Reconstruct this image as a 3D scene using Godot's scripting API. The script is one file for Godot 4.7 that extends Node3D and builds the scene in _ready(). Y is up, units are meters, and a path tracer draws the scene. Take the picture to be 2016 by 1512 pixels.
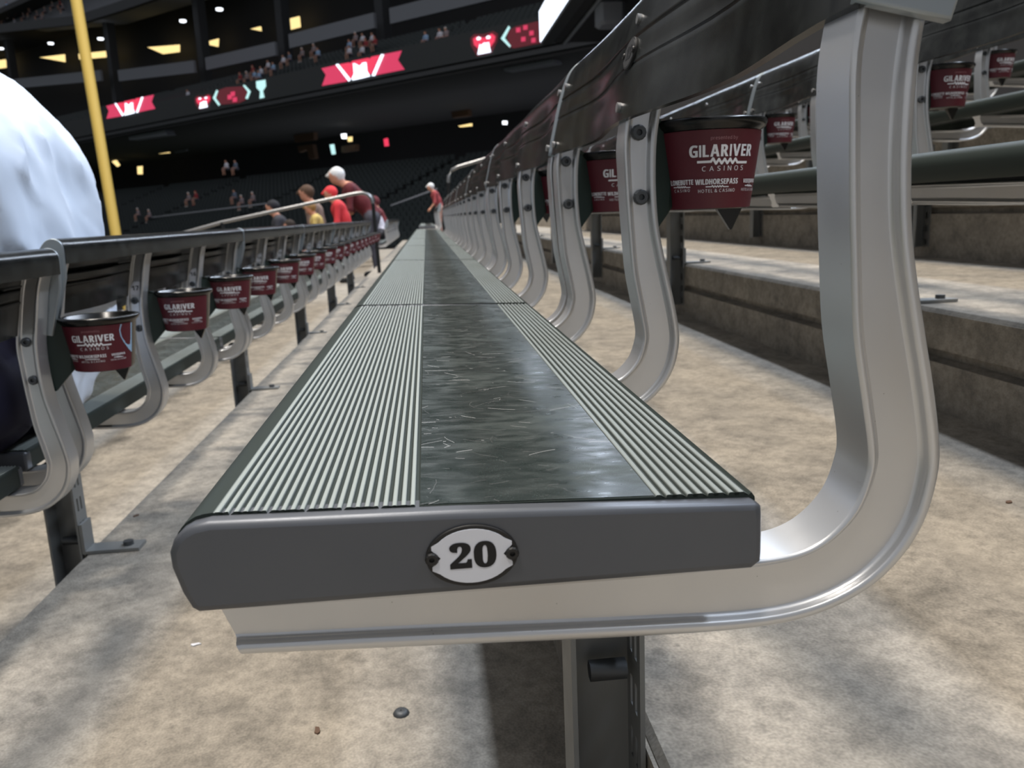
extends Node3D
# A long ribbed bench in a ballpark, seen along the row from its end. World: x across the rows (uphill is +x), y up from the tread
# under the near bench, rows run along -z. The camera stands at x = 0, z = 0.

const F := 1631.0
const EYE := Vector3(0, 0.6106, 0)
const SEAT := 0.457           # width of one seat along the row
const TREAD := 0.847          # from row to row
const RISE := {-3: -0.666, -2: -0.444, -1: -0.222, 0: 0.0, 1: 0.19, 2: 0.39, 3: 0.65, 4: 0.92}
var cam_rows := []            # rows of the matrix that turns a camera vector into a world vector
var M := {}
var taken := {}
var rng := RandomNumberGenerator.new()

# ---------------------------------------------------------------- pixels to directions
func ray(px: float, py: float) -> Vector3:
	var c := Vector3(px - 1008.0, -(py - 756.0), -F)
	return Vector3(cam_rows[0].dot(c), cam_rows[1].dot(c), cam_rows[2].dot(c))
func at_z(px: float, py: float, z: float) -> Vector3:
	var d := ray(px, py)
	return EYE + d * (z / d.z)
func at_plane(px: float, py: float, p: Vector3, n: Vector3) -> Vector3:
	var d := ray(px, py)
	return EYE + d * ((p - EYE).dot(n) / d.dot(n))

# ---------------------------------------------------------------- nodes
func numbered(called: String) -> String:
	var n: int = taken.get(called, 0)
	taken[called] = n + 1
	return called if n == 0 else "%s_%03d" % [called, n]
func tag(o: Node, label: String, category: String, group := "", kind := "") -> Node:
	o.set_meta("label", label)
	if category: o.set_meta("category", category)
	if group: o.set_meta("group", group)
	if kind: o.set_meta("kind", kind)
	return o
func thing(called: String, label: String, category: String, at := Vector3.ZERO, group := "") -> Node3D:
	var o := Node3D.new()
	o.name = numbered(called)
	add_child(o)
	o.position = at
	tag(o, label, category, group)
	return o
func part(called: String, mesh: Mesh, mat: Material, parent: Node = null, at := Vector3.ZERO) -> MeshInstance3D:
	var o := MeshInstance3D.new()
	o.mesh = mesh
	o.material_override = mat
	o.position = at
	if parent == null:
		o.name = numbered(called)
		add_child(o)
	else:
		o.name = called
		parent.add_child(o, true)
	return o
func structure(called: String, mesh: Mesh, mat: Material, label: String, at := Vector3.ZERO) -> MeshInstance3D:
	var o := part(called, mesh, mat, null, at)
	o.set_meta("kind", "structure")
	o.set_meta("label", label)
	return o

# ---------------------------------------------------------------- mesh helpers
func begin() -> SurfaceTool:
	var st := SurfaceTool.new()
	st.begin(Mesh.PRIMITIVE_TRIANGLES)
	return st
func done(st: SurfaceTool) -> ArrayMesh:
	st.generate_normals()
	return st.commit()
func quad(st: SurfaceTool, a: Vector3, b: Vector3, c: Vector3, d: Vector3) -> void:
	for v in [a, b, c, a, c, d]: st.add_vertex(v)
func add_box(st: SurfaceTool, lo: Vector3, hi: Vector3) -> void:
	st.set_smooth_group(-1)
	var p := []
	for i in 8: p.append(Vector3(hi.x if i & 1 else lo.x, hi.y if i & 2 else lo.y, hi.z if i & 4 else lo.z))
	for f in [[0, 2, 3, 1], [4, 5, 7, 6], [0, 4, 6, 2], [1, 3, 7, 5], [2, 6, 7, 3], [0, 1, 5, 4]]:
		quad(st, p[f[3]], p[f[2]], p[f[1]], p[f[0]])
func box(lo: Vector3, hi: Vector3) -> ArrayMesh:
	var st := begin()
	add_box(st, lo, hi)
	return done(st)
func soft_box(lo: Vector3, hi: Vector3, r: float) -> ArrayMesh:
	# a box with chamfered edges: a prism along y with chamfered corners and a ring of chamfer at both ends
	var st := begin()
	var rings := []
	for k in 4:
		var y: float = [lo.y, lo.y + r, hi.y - r, hi.y][k]
		var q: float = r if k == 0 or k == 3 else 0.0
		var ring := PackedVector3Array()
		var a := Vector2(lo.x + q, lo.z + q)
		var b := Vector2(hi.x - q, hi.z - q)
		for v in [Vector2(a.x + r, a.y), Vector2(b.x - r, a.y), Vector2(b.x, a.y + r), Vector2(b.x, b.y - r), Vector2(b.x - r, b.y), Vector2(a.x + r, b.y), Vector2(a.x, b.y - r), Vector2(a.x, a.y + r)]:
			ring.append(Vector3(v.x, y, v.y))
		rings.append(ring)
	add_loft(st, rings, true, true, -1)
	return done(st)
func add_loft(st: SurfaceTool, rings: Array, closed: bool, caps: bool, smooth := 0) -> void:
	st.set_smooth_group(smooth)
	for i in rings.size() - 1:
		var a: PackedVector3Array = rings[i]
		var b: PackedVector3Array = rings[i + 1]
		var n := a.size()
		for j in (n if closed else n - 1):
			var k := (j + 1) % n
			quad(st, a[j], b[j], b[k], a[k])
	if caps:
		for e in [0, rings.size() - 1]:
			var r: PackedVector3Array = rings[e]
			fill(st, r, e != 0)
func fill(st: SurfaceTool, r: PackedVector3Array, flip: bool) -> void:
	# flat polygon, triangulated in its own plane
	st.set_smooth_group(-1)
	var n := Vector3.ZERO
	for i in r.size(): n += r[i].cross(r[(i + 1) % r.size()])
	n = n.normalized()
	var u := (n.cross(Vector3.UP) if absf(n.y) < 0.9 else n.cross(Vector3.RIGHT)).normalized()
	var w := n.cross(u)
	var flat := PackedVector2Array()
	for v in r: flat.append(Vector2(v.dot(u), v.dot(w)))
	var t := Geometry2D.triangulate_polygon(flat)
	for i in range(0, t.size(), 3):
		var tri := [r[t[i]], r[t[i + 1]], r[t[i + 2]]]
		var up: bool = (tri[1] - tri[0]).cross(tri[2] - tri[0]).dot(n) > 0
		if up != flip: tri.reverse()
		for v in tri: st.add_vertex(v)
func inset(poly: PackedVector2Array, by: float) -> PackedVector2Array:
	# moves each corner inwards along the bisector; keeps the number of corners
	var area := 0.0
	var n := poly.size()
	for i in n: area += poly[i].cross(poly[(i + 1) % n])
	var s := signf(area)
	var out := PackedVector2Array()
	for i in n:
		var a := (poly[i] - poly[(i + n - 1) % n]).normalized()
		var b := (poly[(i + 1) % n] - poly[i]).normalized()
		var na := Vector2(-a.y, a.x) * s
		var nb := Vector2(-b.y, b.x) * s
		var m := (na + nb).normalized()
		out.append(poly[i] + m * by / maxf(0.4, m.dot(na)))
	return out
func plate(poly: PackedVector2Array, z0: float, z1: float, bevel: float) -> ArrayMesh:
	# polygon in x and y, from z0 (front, rounded) back to z1
	var st := begin()
	var rings := []
	for k in 5:
		var t: float = [0.0, 0.25, 0.6, 1.0, 1.0][k]
		var drop: float = bevel * (1.0 - sqrt(1.0 - (1.0 - t) * (1.0 - t)))
		var z: float = z0 + signf(z1 - z0) * bevel * t if k < 4 else z1
		var ring := PackedVector3Array()
		for v in inset(poly, drop): ring.append(Vector3(v.x, v.y, z))
		rings.append(ring)
	add_loft(st, rings, true, false, 0)
	fill(st, rings[0], false)
	fill(st, rings[4], true)
	return done(st)
func smooth_path(pts: Array, sub: int) -> PackedVector2Array:
	var out := PackedVector2Array()
	for i in pts.size() - 1:
		var p0: Vector2 = pts[maxi(i - 1, 0)]
		var p1: Vector2 = pts[i]
		var p2: Vector2 = pts[i + 1]
		var p3: Vector2 = pts[mini(i + 2, pts.size() - 1)]
		for k in sub: out.append(p1.cubic_interpolate(p2, p0, p3, float(k) / sub))
	out.append(pts[-1])
	return out
func add_tube(st: SurfaceTool, pts: Array, r: float, sides := 8) -> void:
	var rings := []
	for i in pts.size():
		var t: Vector3 = (pts[mini(i + 1, pts.size() - 1)] - pts[maxi(i - 1, 0)]).normalized()
		var u := t.cross(Vector3.UP if absf(t.y) < 0.9 else Vector3.RIGHT).normalized()
		var w := t.cross(u)
		var ring := PackedVector3Array()
		for k in sides:
			var a := TAU * k / sides
			ring.append(pts[i] + (u * cos(a) + w * sin(a)) * r)
		rings.append(ring)
	add_loft(st, rings, true, true, 0)
func tube(pts: Array, r: float, sides := 8) -> ArrayMesh:
	var st := begin()
	add_tube(st, pts, r, sides)
	return done(st)
func lathe(profile: Array, sides: int, squash := 1.0) -> ArrayMesh:
	# profile of (radius, y)
	var st := begin()
	var rings := []
	for p in profile:
		var ring := PackedVector3Array()
		for k in sides:
			var a := TAU * k / sides
			ring.append(Vector3(cos(a) * p.x, p.y, sin(a) * p.x * squash))
		rings.append(ring)
	add_loft(st, rings, true, false, 0)
	return done(st)
func disc_x(r: float, h: float, sides := 12) -> ArrayMesh:
	# a bolt head whose face looks along +z, with a socket in it
	var st := begin()
	var rings := []
	for p in [Vector2(r, 0), Vector2(r, h * 0.6), Vector2(r * 0.8, h), Vector2(r * 0.4, h), Vector2(r * 0.34, h * 0.35), Vector2(0.0001, h * 0.35)]:
		var ring := PackedVector3Array()
		for k in sides: ring.append(Vector3(cos(TAU * k / sides) * p.x, sin(TAU * k / sides) * p.x, p.y))
		rings.append(ring)
	add_loft(st, rings, true, false, -1)
	return done(st)
func outline(pts: Array, depth: Vector3) -> ArrayMesh:
	# a flat polygon of world points with thickness
	var st := begin()
	var a := PackedVector3Array(pts)
	var b := PackedVector3Array()
	for v in a: b.append(v + depth)
	add_loft(st, [a, b], true, true, -1)
	return done(st)

# ---------------------------------------------------------------- figures: tapered capsules joined by a smooth minimum, meshed as surface nets
func figure(bones: Array, cell: float, blend := 0.035, folds := 0.0) -> ArrayMesh:
	# bone: [a, b, radius a, radius b, colour]
	var lo := Vector3.INF
	var hi := -Vector3.INF
	for b in bones:
		var r: float = maxf(b[2], b[3]) + cell * 3.0
		for p in [b[0], b[1]]:
			lo = lo.min(p - Vector3.ONE * r)
			hi = hi.max(p + Vector3.ONE * r)
	var n := Vector3i(((hi - lo) / cell).ceil()) + Vector3i.ONE
	var field := PackedFloat32Array()
	field.resize(n.x * n.y * n.z)
	field.fill(1e3)
	for b in bones:
		var a: Vector3 = b[0]
		var ab: Vector3 = b[1] - b[0]
		var l2 := maxf(ab.length_squared(), 1e-9)
		var ra: float = b[2]
		var rb: float = b[3]
		var reach: float = maxf(ra, rb) + cell * 2.0 + blend
		var f0 := Vector3i(((a.min(b[1]) - Vector3.ONE * reach - lo) / cell).floor()).clamp(Vector3i.ZERO, n - Vector3i.ONE)
		var f1 := Vector3i(((a.max(b[1]) + Vector3.ONE * reach - lo) / cell).ceil()).clamp(Vector3i.ZERO, n - Vector3i.ONE)
		for z in range(f0.z, f1.z + 1):
			for y in range(f0.y, f1.y + 1):
				var at := (z * n.y + y) * n.x
				for x in range(f0.x, f1.x + 1):
					var p := lo + Vector3(x, y, z) * cell
					var t := clampf((p - a).dot(ab) / l2, 0.0, 1.0)
					var d := (p - a - ab * t).length() - lerpf(ra, rb, t)
					var e := field[at + x]
					var h := maxf(blend - absf(d - e), 0.0) / blend
					field[at + x] = minf(d, e) - h * h * blend * 0.25
	if folds > 0.0:
		# creases of the cloth
		var fn := FastNoiseLite.new()
		fn.seed = 4
		fn.frequency = 5.5
		fn.fractal_type = FastNoiseLite.FRACTAL_RIDGED
		fn.fractal_octaves = 2
		for z in n.z:
			for y in n.y:
				for x in n.x:
					var i := (z * n.y + y) * n.x + x
					if absf(field[i]) < cell * 2.5:
						var p := lo + Vector3(x, y, z) * cell
						field[i] -= folds * fn.get_noise_3d(p.x + p.y * 0.6, p.y * 0.45, p.z)
	var where := {}
	var verts := PackedVector3Array()
	var cols := PackedColorArray()
	var step := [1, n.x, n.x * n.y]
	var idx := PackedInt32Array()
	for z in n.z - 1:
		for y in n.y - 1:
			for x in n.x - 1:
				var o := (z * n.y + y) * n.x + x
				var first := field[o] < 0.0
				var mixed := false
				for c in 8:
					if (field[o + (step[0] if c & 1 else 0) + (step[1] if c & 2 else 0) + (step[2] if c & 4 else 0)] < 0.0) != first:
						mixed = true
						break
				if not mixed: continue
				var sum := Vector3.ZERO
				var count := 0
				for c in 8:
					for ax in 3:
						if c & (1 << ax): continue
						var c2: int = c | (1 << ax)
						var v0 := field[o + (step[0] if c & 1 else 0) + (step[1] if c & 2 else 0) + (step[2] if c & 4 else 0)]
						var v1 := field[o + (step[0] if c2 & 1 else 0) + (step[1] if c2 & 2 else 0) + (step[2] if c2 & 4 else 0)]
						if (v0 < 0.0) == (v1 < 0.0): continue
						var q := Vector3(1 if c & 1 else 0, 1 if c & 2 else 0, 1 if c & 4 else 0)
						q[ax] += v0 / (v0 - v1)
						sum += q
						count += 1
				var p := lo + (Vector3(x, y, z) + sum / count) * cell
				where[o] = verts.size()
				verts.append(p)
				var best := 1e9
				var col := Color.WHITE
				for b in bones:
					var ab: Vector3 = b[1] - b[0]
					var t := clampf((p - b[0]).dot(ab) / maxf(ab.length_squared(), 1e-9), 0.0, 1.0)
					var d: float = (p - b[0] - ab * t).length() - lerpf(b[2], b[3], t)
					if d < best:
						best = d
						col = b[4]
				cols.append(col.srgb_to_linear())
	for o in where:
		var xyz := Vector3i(o % n.x, (o / n.x) % n.y, o / (n.x * n.y))
		for ax in 3:
			var u := (ax + 1) % 3
			var w := (ax + 2) % 3
			if xyz[u] == 0 or xyz[w] == 0: continue
			var f0 := field[o] < 0.0
			if f0 == (field[o + step[ax]] < 0.0): continue
			var q := [where.get(o, -1), where.get(o - step[u], -1), where.get(o - step[u] - step[w], -1), where.get(o - step[w], -1)]
			if q.min() < 0: continue
			if not f0: q.reverse()
			idx.append_array([q[0], q[2], q[1], q[0], q[3], q[2]])
	var st := begin()
	st.set_smooth_group(0)
	for i in verts.size():
		st.set_color(cols[i])
		st.add_vertex(verts[i])
	for i in idx: st.add_index(i)
	st.generate_normals()
	return st.commit()

# ---------------------------------------------------------------- materials
func mat(called: String, c: Color, rough: float, metal := 0.0) -> StandardMaterial3D:
	var m := StandardMaterial3D.new()
	m.resource_name = called
	m.albedo_color = c
	m.roughness = rough
	m.metallic = metal
	m.cull_mode = BaseMaterial3D.CULL_DISABLED
	M[called] = m
	return m
func glow(called: String, c: Color, energy: float) -> StandardMaterial3D:
	var m := mat(called, Color(0.05, 0.05, 0.05), 0.6)
	m.emission_enabled = true
	m.emission = c
	m.emission_energy_multiplier = energy
	return m
func noise(freq: float, octaves: int, sd: int, size := 1024) -> PackedByteArray:
	var f := FastNoiseLite.new()
	f.seed = sd
	f.noise_type = FastNoiseLite.TYPE_SIMPLEX_SMOOTH
	f.frequency = freq
	f.fractal_octaves = octaves
	var im := f.get_seamless_image(size, size, false, false, 0.1, true)
	im.convert(Image.FORMAT_L8)
	return im.get_data()
func texture_of(bytes: PackedByteArray, w: int, h: int, fmt: int) -> ImageTexture:
	return ImageTexture.create_from_image(Image.create_from_data(w, h, false, fmt, bytes))
func triplanar(m: StandardMaterial3D, per_metre: float) -> void:
	m.uv1_triplanar = true
	m.uv1_world_triplanar = true
	m.uv1_triplanar_sharpness = 6.0
	m.uv1_scale = Vector3.ONE * per_metre
func make_materials() -> void:
	# concrete: broad blotches, stains, pits and pale grains
	var size := 1024
	var a := noise(0.004, 4, 11)
	var b := noise(0.012, 5, 12)
	var c := noise(0.05, 3, 13)
	var d := noise(0.25, 2, 14)
	var rgb := PackedByteArray()
	rgb.resize(size * size * 3)
	var hgt := PackedByteArray()
	hgt.resize(size * size)
	for i in size * size:
		var n1 := a[i] / 255.0
		var n2 := b[i] / 255.0
		var n3 := c[i] / 255.0
		var n4 := d[i] / 255.0
		var v := 0.86 + 0.16 * (n1 - 0.5) + 0.26 * (n2 - 0.5) + 0.20 * (n3 - 0.5) + 0.22 * (n4 - 0.5)
		if n2 > 0.70: v -= (n2 - 0.70) * 0.8
		if n3 > 0.76: v -= (n3 - 0.76) * 1.1
		if n4 > 0.87: v -= 0.20
		if n4 < 0.09: v += 0.14
		v = clampf(v, 0.2, 1.0)
		var warm := 0.5 + (n1 - 0.5) * 0.6
		rgb[i * 3] = int(255 * v)
		rgb[i * 3 + 1] = int(255 * v * (0.985 - 0.010 * warm))
		rgb[i * 3 + 2] = int(255 * v * (0.955 - 0.030 * warm))
		hgt[i] = int(clampf(0.5 + (n3 - 0.5) * 0.5 + (n4 - 0.5) * 0.6, 0.0, 1.0) * 255)
	var con := mat("concrete", Color(0.645, 0.625, 0.598), 0.85)
	con.albedo_texture = texture_of(rgb, size, size, Image.FORMAT_RGB8)
	con.heightmap_enabled = true
	con.heightmap_scale = 0.12
	con.heightmap_texture = texture_of(hgt, size, size, Image.FORMAT_L8)
	triplanar(con, 0.9)
	# satin aluminium, faintly uneven
	var fine := PackedByteArray()
	fine.resize(size * size)
	for i in size * size: fine[i] = int(clampf(0.84 + (a[i] - 128) / 900.0 + (d[i] - 128) / 1400.0, 0.0, 1.0) * 255)
	var rough_tex := texture_of(fine, size, size, Image.FORMAT_L8)
	var alu := mat("aluminium", Color(0.81, 0.812, 0.815), 0.42, 0.82)
	# a few dark dings and specks
	var ding := PackedByteArray()
	ding.resize(size * size)
	for i in size * size: ding[i] = 110 if d[i] > 238 and b[i] > 140 else 255
	alu.albedo_texture = texture_of(ding, size, size, Image.FORMAT_L8)
	alu.roughness_texture = rough_tex
	alu.roughness_texture_channel = BaseMaterial3D.TEXTURE_CHANNEL_RED
	triplanar(alu, 3.0)
	var cap := mat("cap_metal", Color(0.36, 0.37, 0.39), 0.50, 0.5)
	cap.roughness_texture = rough_tex
	cap.roughness_texture_channel = BaseMaterial3D.TEXTURE_CHANNEL_RED
	triplanar(cap, 4.0)
	var post := mat("post_metal", Color(0.50, 0.505, 0.50), 0.6, 0.35)
	post.roughness_texture = rough_tex
	post.roughness_texture_channel = BaseMaterial3D.TEXTURE_CHANNEL_RED
	triplanar(post, 3.0)
	# ribbed paint: colours come with the mesh (worn pale ridge tops, dark green between them)
	var rib := mat("ribbed_paint", Color.WHITE, 0.5)
	rib.metallic_specular = 0.22
	rib.vertex_color_use_as_albedo = true
	# the smooth green strip with its scuffs and scratches, one tile for two seats
	var w := 512
	var h := 2048
	var n5 := noise(0.006, 4, 21, 512)
	var n6 := noise(0.03, 4, 22, 512)
	var n7 := noise(0.3, 2, 23, 512)
	var strip := PackedByteArray()
	strip.resize(w * h * 3)
	var gloss := PackedByteArray()
	gloss.resize(w * h)
	for y in h:
		for x in w:
			var i := y * w + x
			var k := (y % 512) * 512 + x
			var k2 := (y % 512) * 512 + x / 4 + (y / 512) * 128
			var dust := clampf(((n5[k2] - 128) / 128.0) * 1.2 + (n6[k2] - 128) / 200.0, -0.4, 1.0)
			var g := 1.0 + 0.16 * maxf(dust, 0.0) + (n7[k] - 128) / 380.0
			if n7[k] > 214: g += 0.9
			strip[i * 3] = int(clampf(40 * g, 0, 255))
			strip[i * 3 + 1] = int(clampf(48 * g, 0, 255))
			strip[i * 3 + 2] = int(clampf(46 * g, 0, 255))
			gloss[i] = int(clampf(0.36 + 0.14 * maxf(dust, 0.0) + (n6[k2] - 128) / 900.0, 0.1, 0.9) * 255)
	rng.seed = 5
	for s in 900:
		var p := Vector2(rng.randf() * w, rng.randf() * h)
		# most run across the board, some any way
		var ang := rng.randfn(0.0, 0.35) if rng.randf() < 0.75 else rng.randf() * PI
		var long := (rng.randf() ** 2.5) * 120.0 + 6.0
		var bend := rng.randfn(0.0, 0.006)
		var tone := rng.randf_range(60, 170) * (0.6 if rng.randf() < 0.7 else 1.0)
		var px2 := Vector2.ZERO
		for t in int(long):
			# 512 px cover 0.112 m, 2048 px cover 0.914 m: half as fine along the row
			px2 = p
			var xi := posmod(int(px2.x), w)
			var yi := posmod(int(px2.y), h)
			var i := yi * w + xi
			var wide := 2 if tone > 105 else 1
			for q in wide:
				var iq := mini(i + q * w, w * h - 1)
				for ch in 3: strip[iq * 3 + ch] = maxi(strip[iq * 3 + ch], int(tone))
				gloss[iq] = 150
			p += Vector2(cos(ang), sin(ang) * 0.5)
			ang += bend + rng.randfn(0.0, 0.03)
	var green := mat("green_strip", Color.WHITE, 1.0)
	green.albedo_texture = texture_of(strip, w, h, Image.FORMAT_RGB8)
	green.roughness_texture = texture_of(gloss, w, h, Image.FORMAT_L8)
	green.roughness_texture_channel = BaseMaterial3D.TEXTURE_CHANNEL_RED
	# glossy black back panels, dusty in places
	var bl := PackedByteArray()
	bl.resize(size * size * 3)
	for i in size * size:
		var v := 30.0 + (b[i] - 128) * 0.10 + (22.0 if d[i] > 226 else 0.0)
		bl[i * 3] = int(clampf(v, 0, 255))
		bl[i * 3 + 1] = int(clampf(v * 1.06, 0, 255))
		bl[i * 3 + 2] = int(clampf(v * 1.03, 0, 255))
	var back := mat("black_panel", Color.WHITE, 0.26)
	back.metallic_specular = 0.30
	back.albedo_texture = texture_of(bl, size, size, Image.FORMAT_RGB8)
	triplanar(back, 1.7)
	mat("trim_metal", Color(0.60, 0.63, 0.65), 0.45, 0.7)
	mat("plate_dark", Color(0.16, 0.155, 0.15), 0.5, 0.3)
	mat("plate_white", Color(0.86, 0.87, 0.90), 0.45, 0.2)
	mat("plate_dark_reflection", Color(0.34, 0.34, 0.34), 0.35, 0.5)  # plate face with its dark reflection put into the colour
	mat("ink", Color(0.02, 0.02, 0.025), 0.6)
	mat("bolt", Color(0.32, 0.33, 0.34), 0.5, 0.6)
	mat("screw", Color(0.75, 0.75, 0.75), 0.3, 0.8)
	mat("cup_black", Color(0.045, 0.05, 0.05), 0.25)
	mat("bracket_green", Color(0.10, 0.17, 0.155), 0.5)
	mat("maroon", Color(0.36, 0.115, 0.16), 0.45)
	mat("print_white", Color(0.95, 0.95, 0.97), 0.5)
	mat("print_grey", Color(0.66, 0.48, 0.50), 0.5)
	mat("white_tag", Color(0.80, 0.80, 0.82), 0.5)
	mat("sticker_blue", Color(0.60, 0.72, 0.82), 0.5)
	mat("rail_steel", Color(0.55, 0.55, 0.55), 0.35, 0.9)
	mat("dark_steel", Color(0.09, 0.095, 0.10), 0.5, 0.3)
	mat("yellow_paint", Color(0.78, 0.66, 0.33), 0.6)
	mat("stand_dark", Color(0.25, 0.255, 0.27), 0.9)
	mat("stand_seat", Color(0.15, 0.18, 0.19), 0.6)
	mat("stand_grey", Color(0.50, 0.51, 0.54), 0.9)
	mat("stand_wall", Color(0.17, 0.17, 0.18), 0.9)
	mat("board_black", Color(0.19, 0.20, 0.21), 0.7)
	mat("brown_wall", Color(0.36, 0.27, 0.21), 0.8)
	var cloth := mat("clothed", Color.WHITE, 0.85)
	cloth.vertex_color_use_as_albedo = true
	glow("led_white", Color(0.90, 0.94, 1.0), 2.2)
	glow("led_red", Color(1.0, 0.27, 0.40), 0.95)
	glow("led_pink", Color(0.95, 0.28, 0.44), 0.8)
	glow("led_ice", Color(0.80, 1.0, 1.0), 1.0)
	glow("led_dim", Color(0.42, 0.15, 0.19), 0.7)
	glow("warm_lamp", Color(1.0, 0.88, 0.60), 1.3)
	glow("white_lamp", Color(0.95, 0.97, 1.0), 2.5)
	glow("flood_lamp", Color(1.0, 0.97, 0.92), 8.0)

# ---------------------------------------------------------------- lettering
func letters(text: String, height: float, weight := 400, family := "Droid Sans", spacing := 0.0) -> Array:
	# triangles of a line of text, centred, in the xy plane; height is that of a capital
	var f := SystemFont.new()
	f.font_names = [family]
	f.font_weight = weight
	var font := FontVariation.new()
	font.base_font = f
	font.spacing_glyph = int(spacing)
	if weight == 700 and family == "Droid Serif": font.variation_embolden = 0.9
	var t := TextMesh.new()
	t.text = text
	t.font = font
	t.font_size = 64
	t.pixel_size = height / 46.0
	t.depth = 0.0
	t.curve_step = 1.0
	var s := t.get_mesh_arrays() if t.get_surface_count() == 0 else t.surface_get_arrays(0)
	var v: PackedVector3Array = s[Mesh.ARRAY_VERTEX]
	var out := []
	var index = s[Mesh.ARRAY_INDEX]
	if index == null: index = range(v.size())
	# heavy lettering is drawn thrice, shifted by a hair
	for dx in ([-0.035, 0.0, 0.035] if weight >= 800 else [0.0]):
		for i in index: out.append(Vector2(v[i].x + dx * height, v[i].y))
	return out
# set letter by letter: the font's capital I carries serifs that the printed letters lack, so that one is a plain bar
func bounds(t: Array) -> Rect2:
	var lo := Vector2.INF
	var hi := -Vector2.INF
	for p in t:
		lo = lo.min(p)
		hi = hi.max(p)
	return Rect2(lo, hi - lo)
func fitted(text: String, wide: float, high: float, weight := 400, spacing := 0.0) -> Array:
	var cap := bounds(letters("E", 1.0, weight))
	var t := []
	var x := 0.0
	var gap := cap.size.y * ((0.13 if weight >= 800 else 0.16) + spacing / 46.0)
	for ch in text:
		if ch == " ":
			x += cap.size.y * 0.32
			continue
		var g := []
		if ch == "I":
			var w := cap.size.y * (0.22 if weight >= 800 else 0.12)
			var y0 := cap.position.y
			var y1 := cap.end.y
			g = [Vector2(0, y0), Vector2(0, y1), Vector2(w, y1), Vector2(0, y0), Vector2(w, y1), Vector2(w, y0)]
		else: g = letters(ch, 1.0, weight)
		var b := bounds(g)
		for p in g: t.append(p + Vector2(x - b.position.x, 0))
		x += b.size.x + gap
	var all := bounds(t)
	var out := []
	for p in t: out.append((p - all.get_center()) * Vector2(wide, high) / all.size)
	return out
func add_flat(st: SurfaceTool, tris: Array, at: Vector2, z: float) -> void:
	st.set_smooth_group(-1)
	for p in tris: st.add_vertex(Vector3(p.x + at.x, p.y + at.y, z))
func add_bent(st: SurfaceTool, tris: Array, at: Vector2, lift: float) -> void:
	# wraps a flat drawing around the cup: x runs round the cup, y is height
	st.set_smooth_group(-1)
	for p in tris: st.add_vertex(on_cup(p.x + at.x, p.y + at.y, lift))
func zigzag(width: float, high: float, thick: float) -> Array:
	var pts := [Vector2(-0.5, 0), Vector2(-0.26, 0)]
	for k in 9: pts.append(Vector2(-0.22 + 0.055 * k, 0.5 if k % 2 == 0 else -0.5))
	pts[2].y = 0.7
	pts.append(Vector2(0.27, -0.35))
	pts.append(Vector2(0.5, -0.35))
	var out := []
	for i in pts.size() - 1:
		var a := Vector2(pts[i].x * width, pts[i].y * high)
		var b := Vector2(pts[i + 1].x * width, pts[i + 1].y * high)
		var n := (b - a).normalized().orthogonal() * thick * 0.5
		var e := (b - a).normalized() * thick * 0.3
		a -= e
		b += e
		out.append_array([a + n, b + n, b - n, a + n, b - n, a - n])
	return out

# ---------------------------------------------------------------- the bench
const TOP := [Vector2(-0.1083, -0.1266), Vector2(0.1496, -0.136)]
func seat_profile() -> Array:
	# [points, colours, smooth groups per segment] from the back edge over the ribbed top round the front to the bottom
	# one dark green paint all over; feet and trousers have worn it off the ridge tops
	var dark := Color(0.034, 0.042, 0.039)
	var mid := dark
	var pale := Color(0.28, 0.305, 0.285)
	var pts := PackedVector2Array()
	var cols := []
	var grp := []
	var top := func(x: float) -> float: return lerpf(TOP[0].y, TOP[1].y, (x - TOP[0].x) / (TOP[1].x - TOP[0].x))
	var put := func(p: Vector2, c: Color, g: int) -> void:
		pts.append(p)
		cols.append(c)
		grp.append(g)
	put.call(Vector2(0.1430, -0.1460), dark, -1)
	put.call(Vector2(0.1430, -0.1700), dark, -1)
	put.call(Vector2(0.1502, -0.1700), dark, 3)
	put.call(Vector2(0.1502, -0.1433), dark, 2)
	put.call(Vector2(0.1499, -0.1385), mid, 2)
	put.call(Vector2(0.1482, -0.1362), mid, -1)
	# right ridges, then the strip's bed, then the left ridges: x falls
	var ridges := func(x0: float, x1: float, n: int, worn: Color) -> void:
		var p: float = (x0 - x1) / n
		for k in n:
			var x: float = x0 - p * k
			var hi := 0.0016
			put.call(Vector2(x, top.call(x) - hi), dark, -1)
			put.call(Vector2(x - p * 0.38, top.call(x) - hi), dark, -1)
			put.call(Vector2(x - p * 0.46, top.call(x) - 0.0001), worn, -1)
			put.call(Vector2(x - p * 0.54, top.call(x) + 0.0002), worn, -1)
			put.call(Vector2(x - p * 0.86, top.call(x) + 0.0002), worn, -1)
			put.call(Vector2(x - p * 0.94, top.call(x) - 0.0001), worn, -1)
	ridges.call(0.1470, 0.1010, 9, Color(0.215, 0.235, 0.222))   # back ridges: weaker reflected light put into a darker colour
	put.call(Vector2(0.1010, top.call(0.1010) - 0.0008), dark, -1)
	put.call(Vector2(-0.0110, top.call(-0.0110) - 0.0008), dark, -1)
	ridges.call(-0.0112, -0.1035, 22, pale)
	put.call(Vector2(-0.1040, -0.1268), mid, 1)
	put.call(Vector2(-0.1083, -0.1272), mid, 1)
	for p in smooth_path([Vector2(-0.1115, -0.1280), Vector2(-0.1160, -0.1306), Vector2(-0.1200, -0.1350), Vector2(-0.1222, -0.1412), Vector2(-0.1221, -0.1485), Vector2(-0.119, -0.1611), Vector2(-0.1150, -0.1690)], 2):
		put.call(p, mid, 1)
	put.call(Vector2(-0.1130, -0.1703), dark, -1)
	put.call(Vector2(-0.1060, -0.1703), dark, -1)
	put.call(Vector2(-0.1060, -0.1400), dark, -1)
	return [pts, cols, grp]
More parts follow.
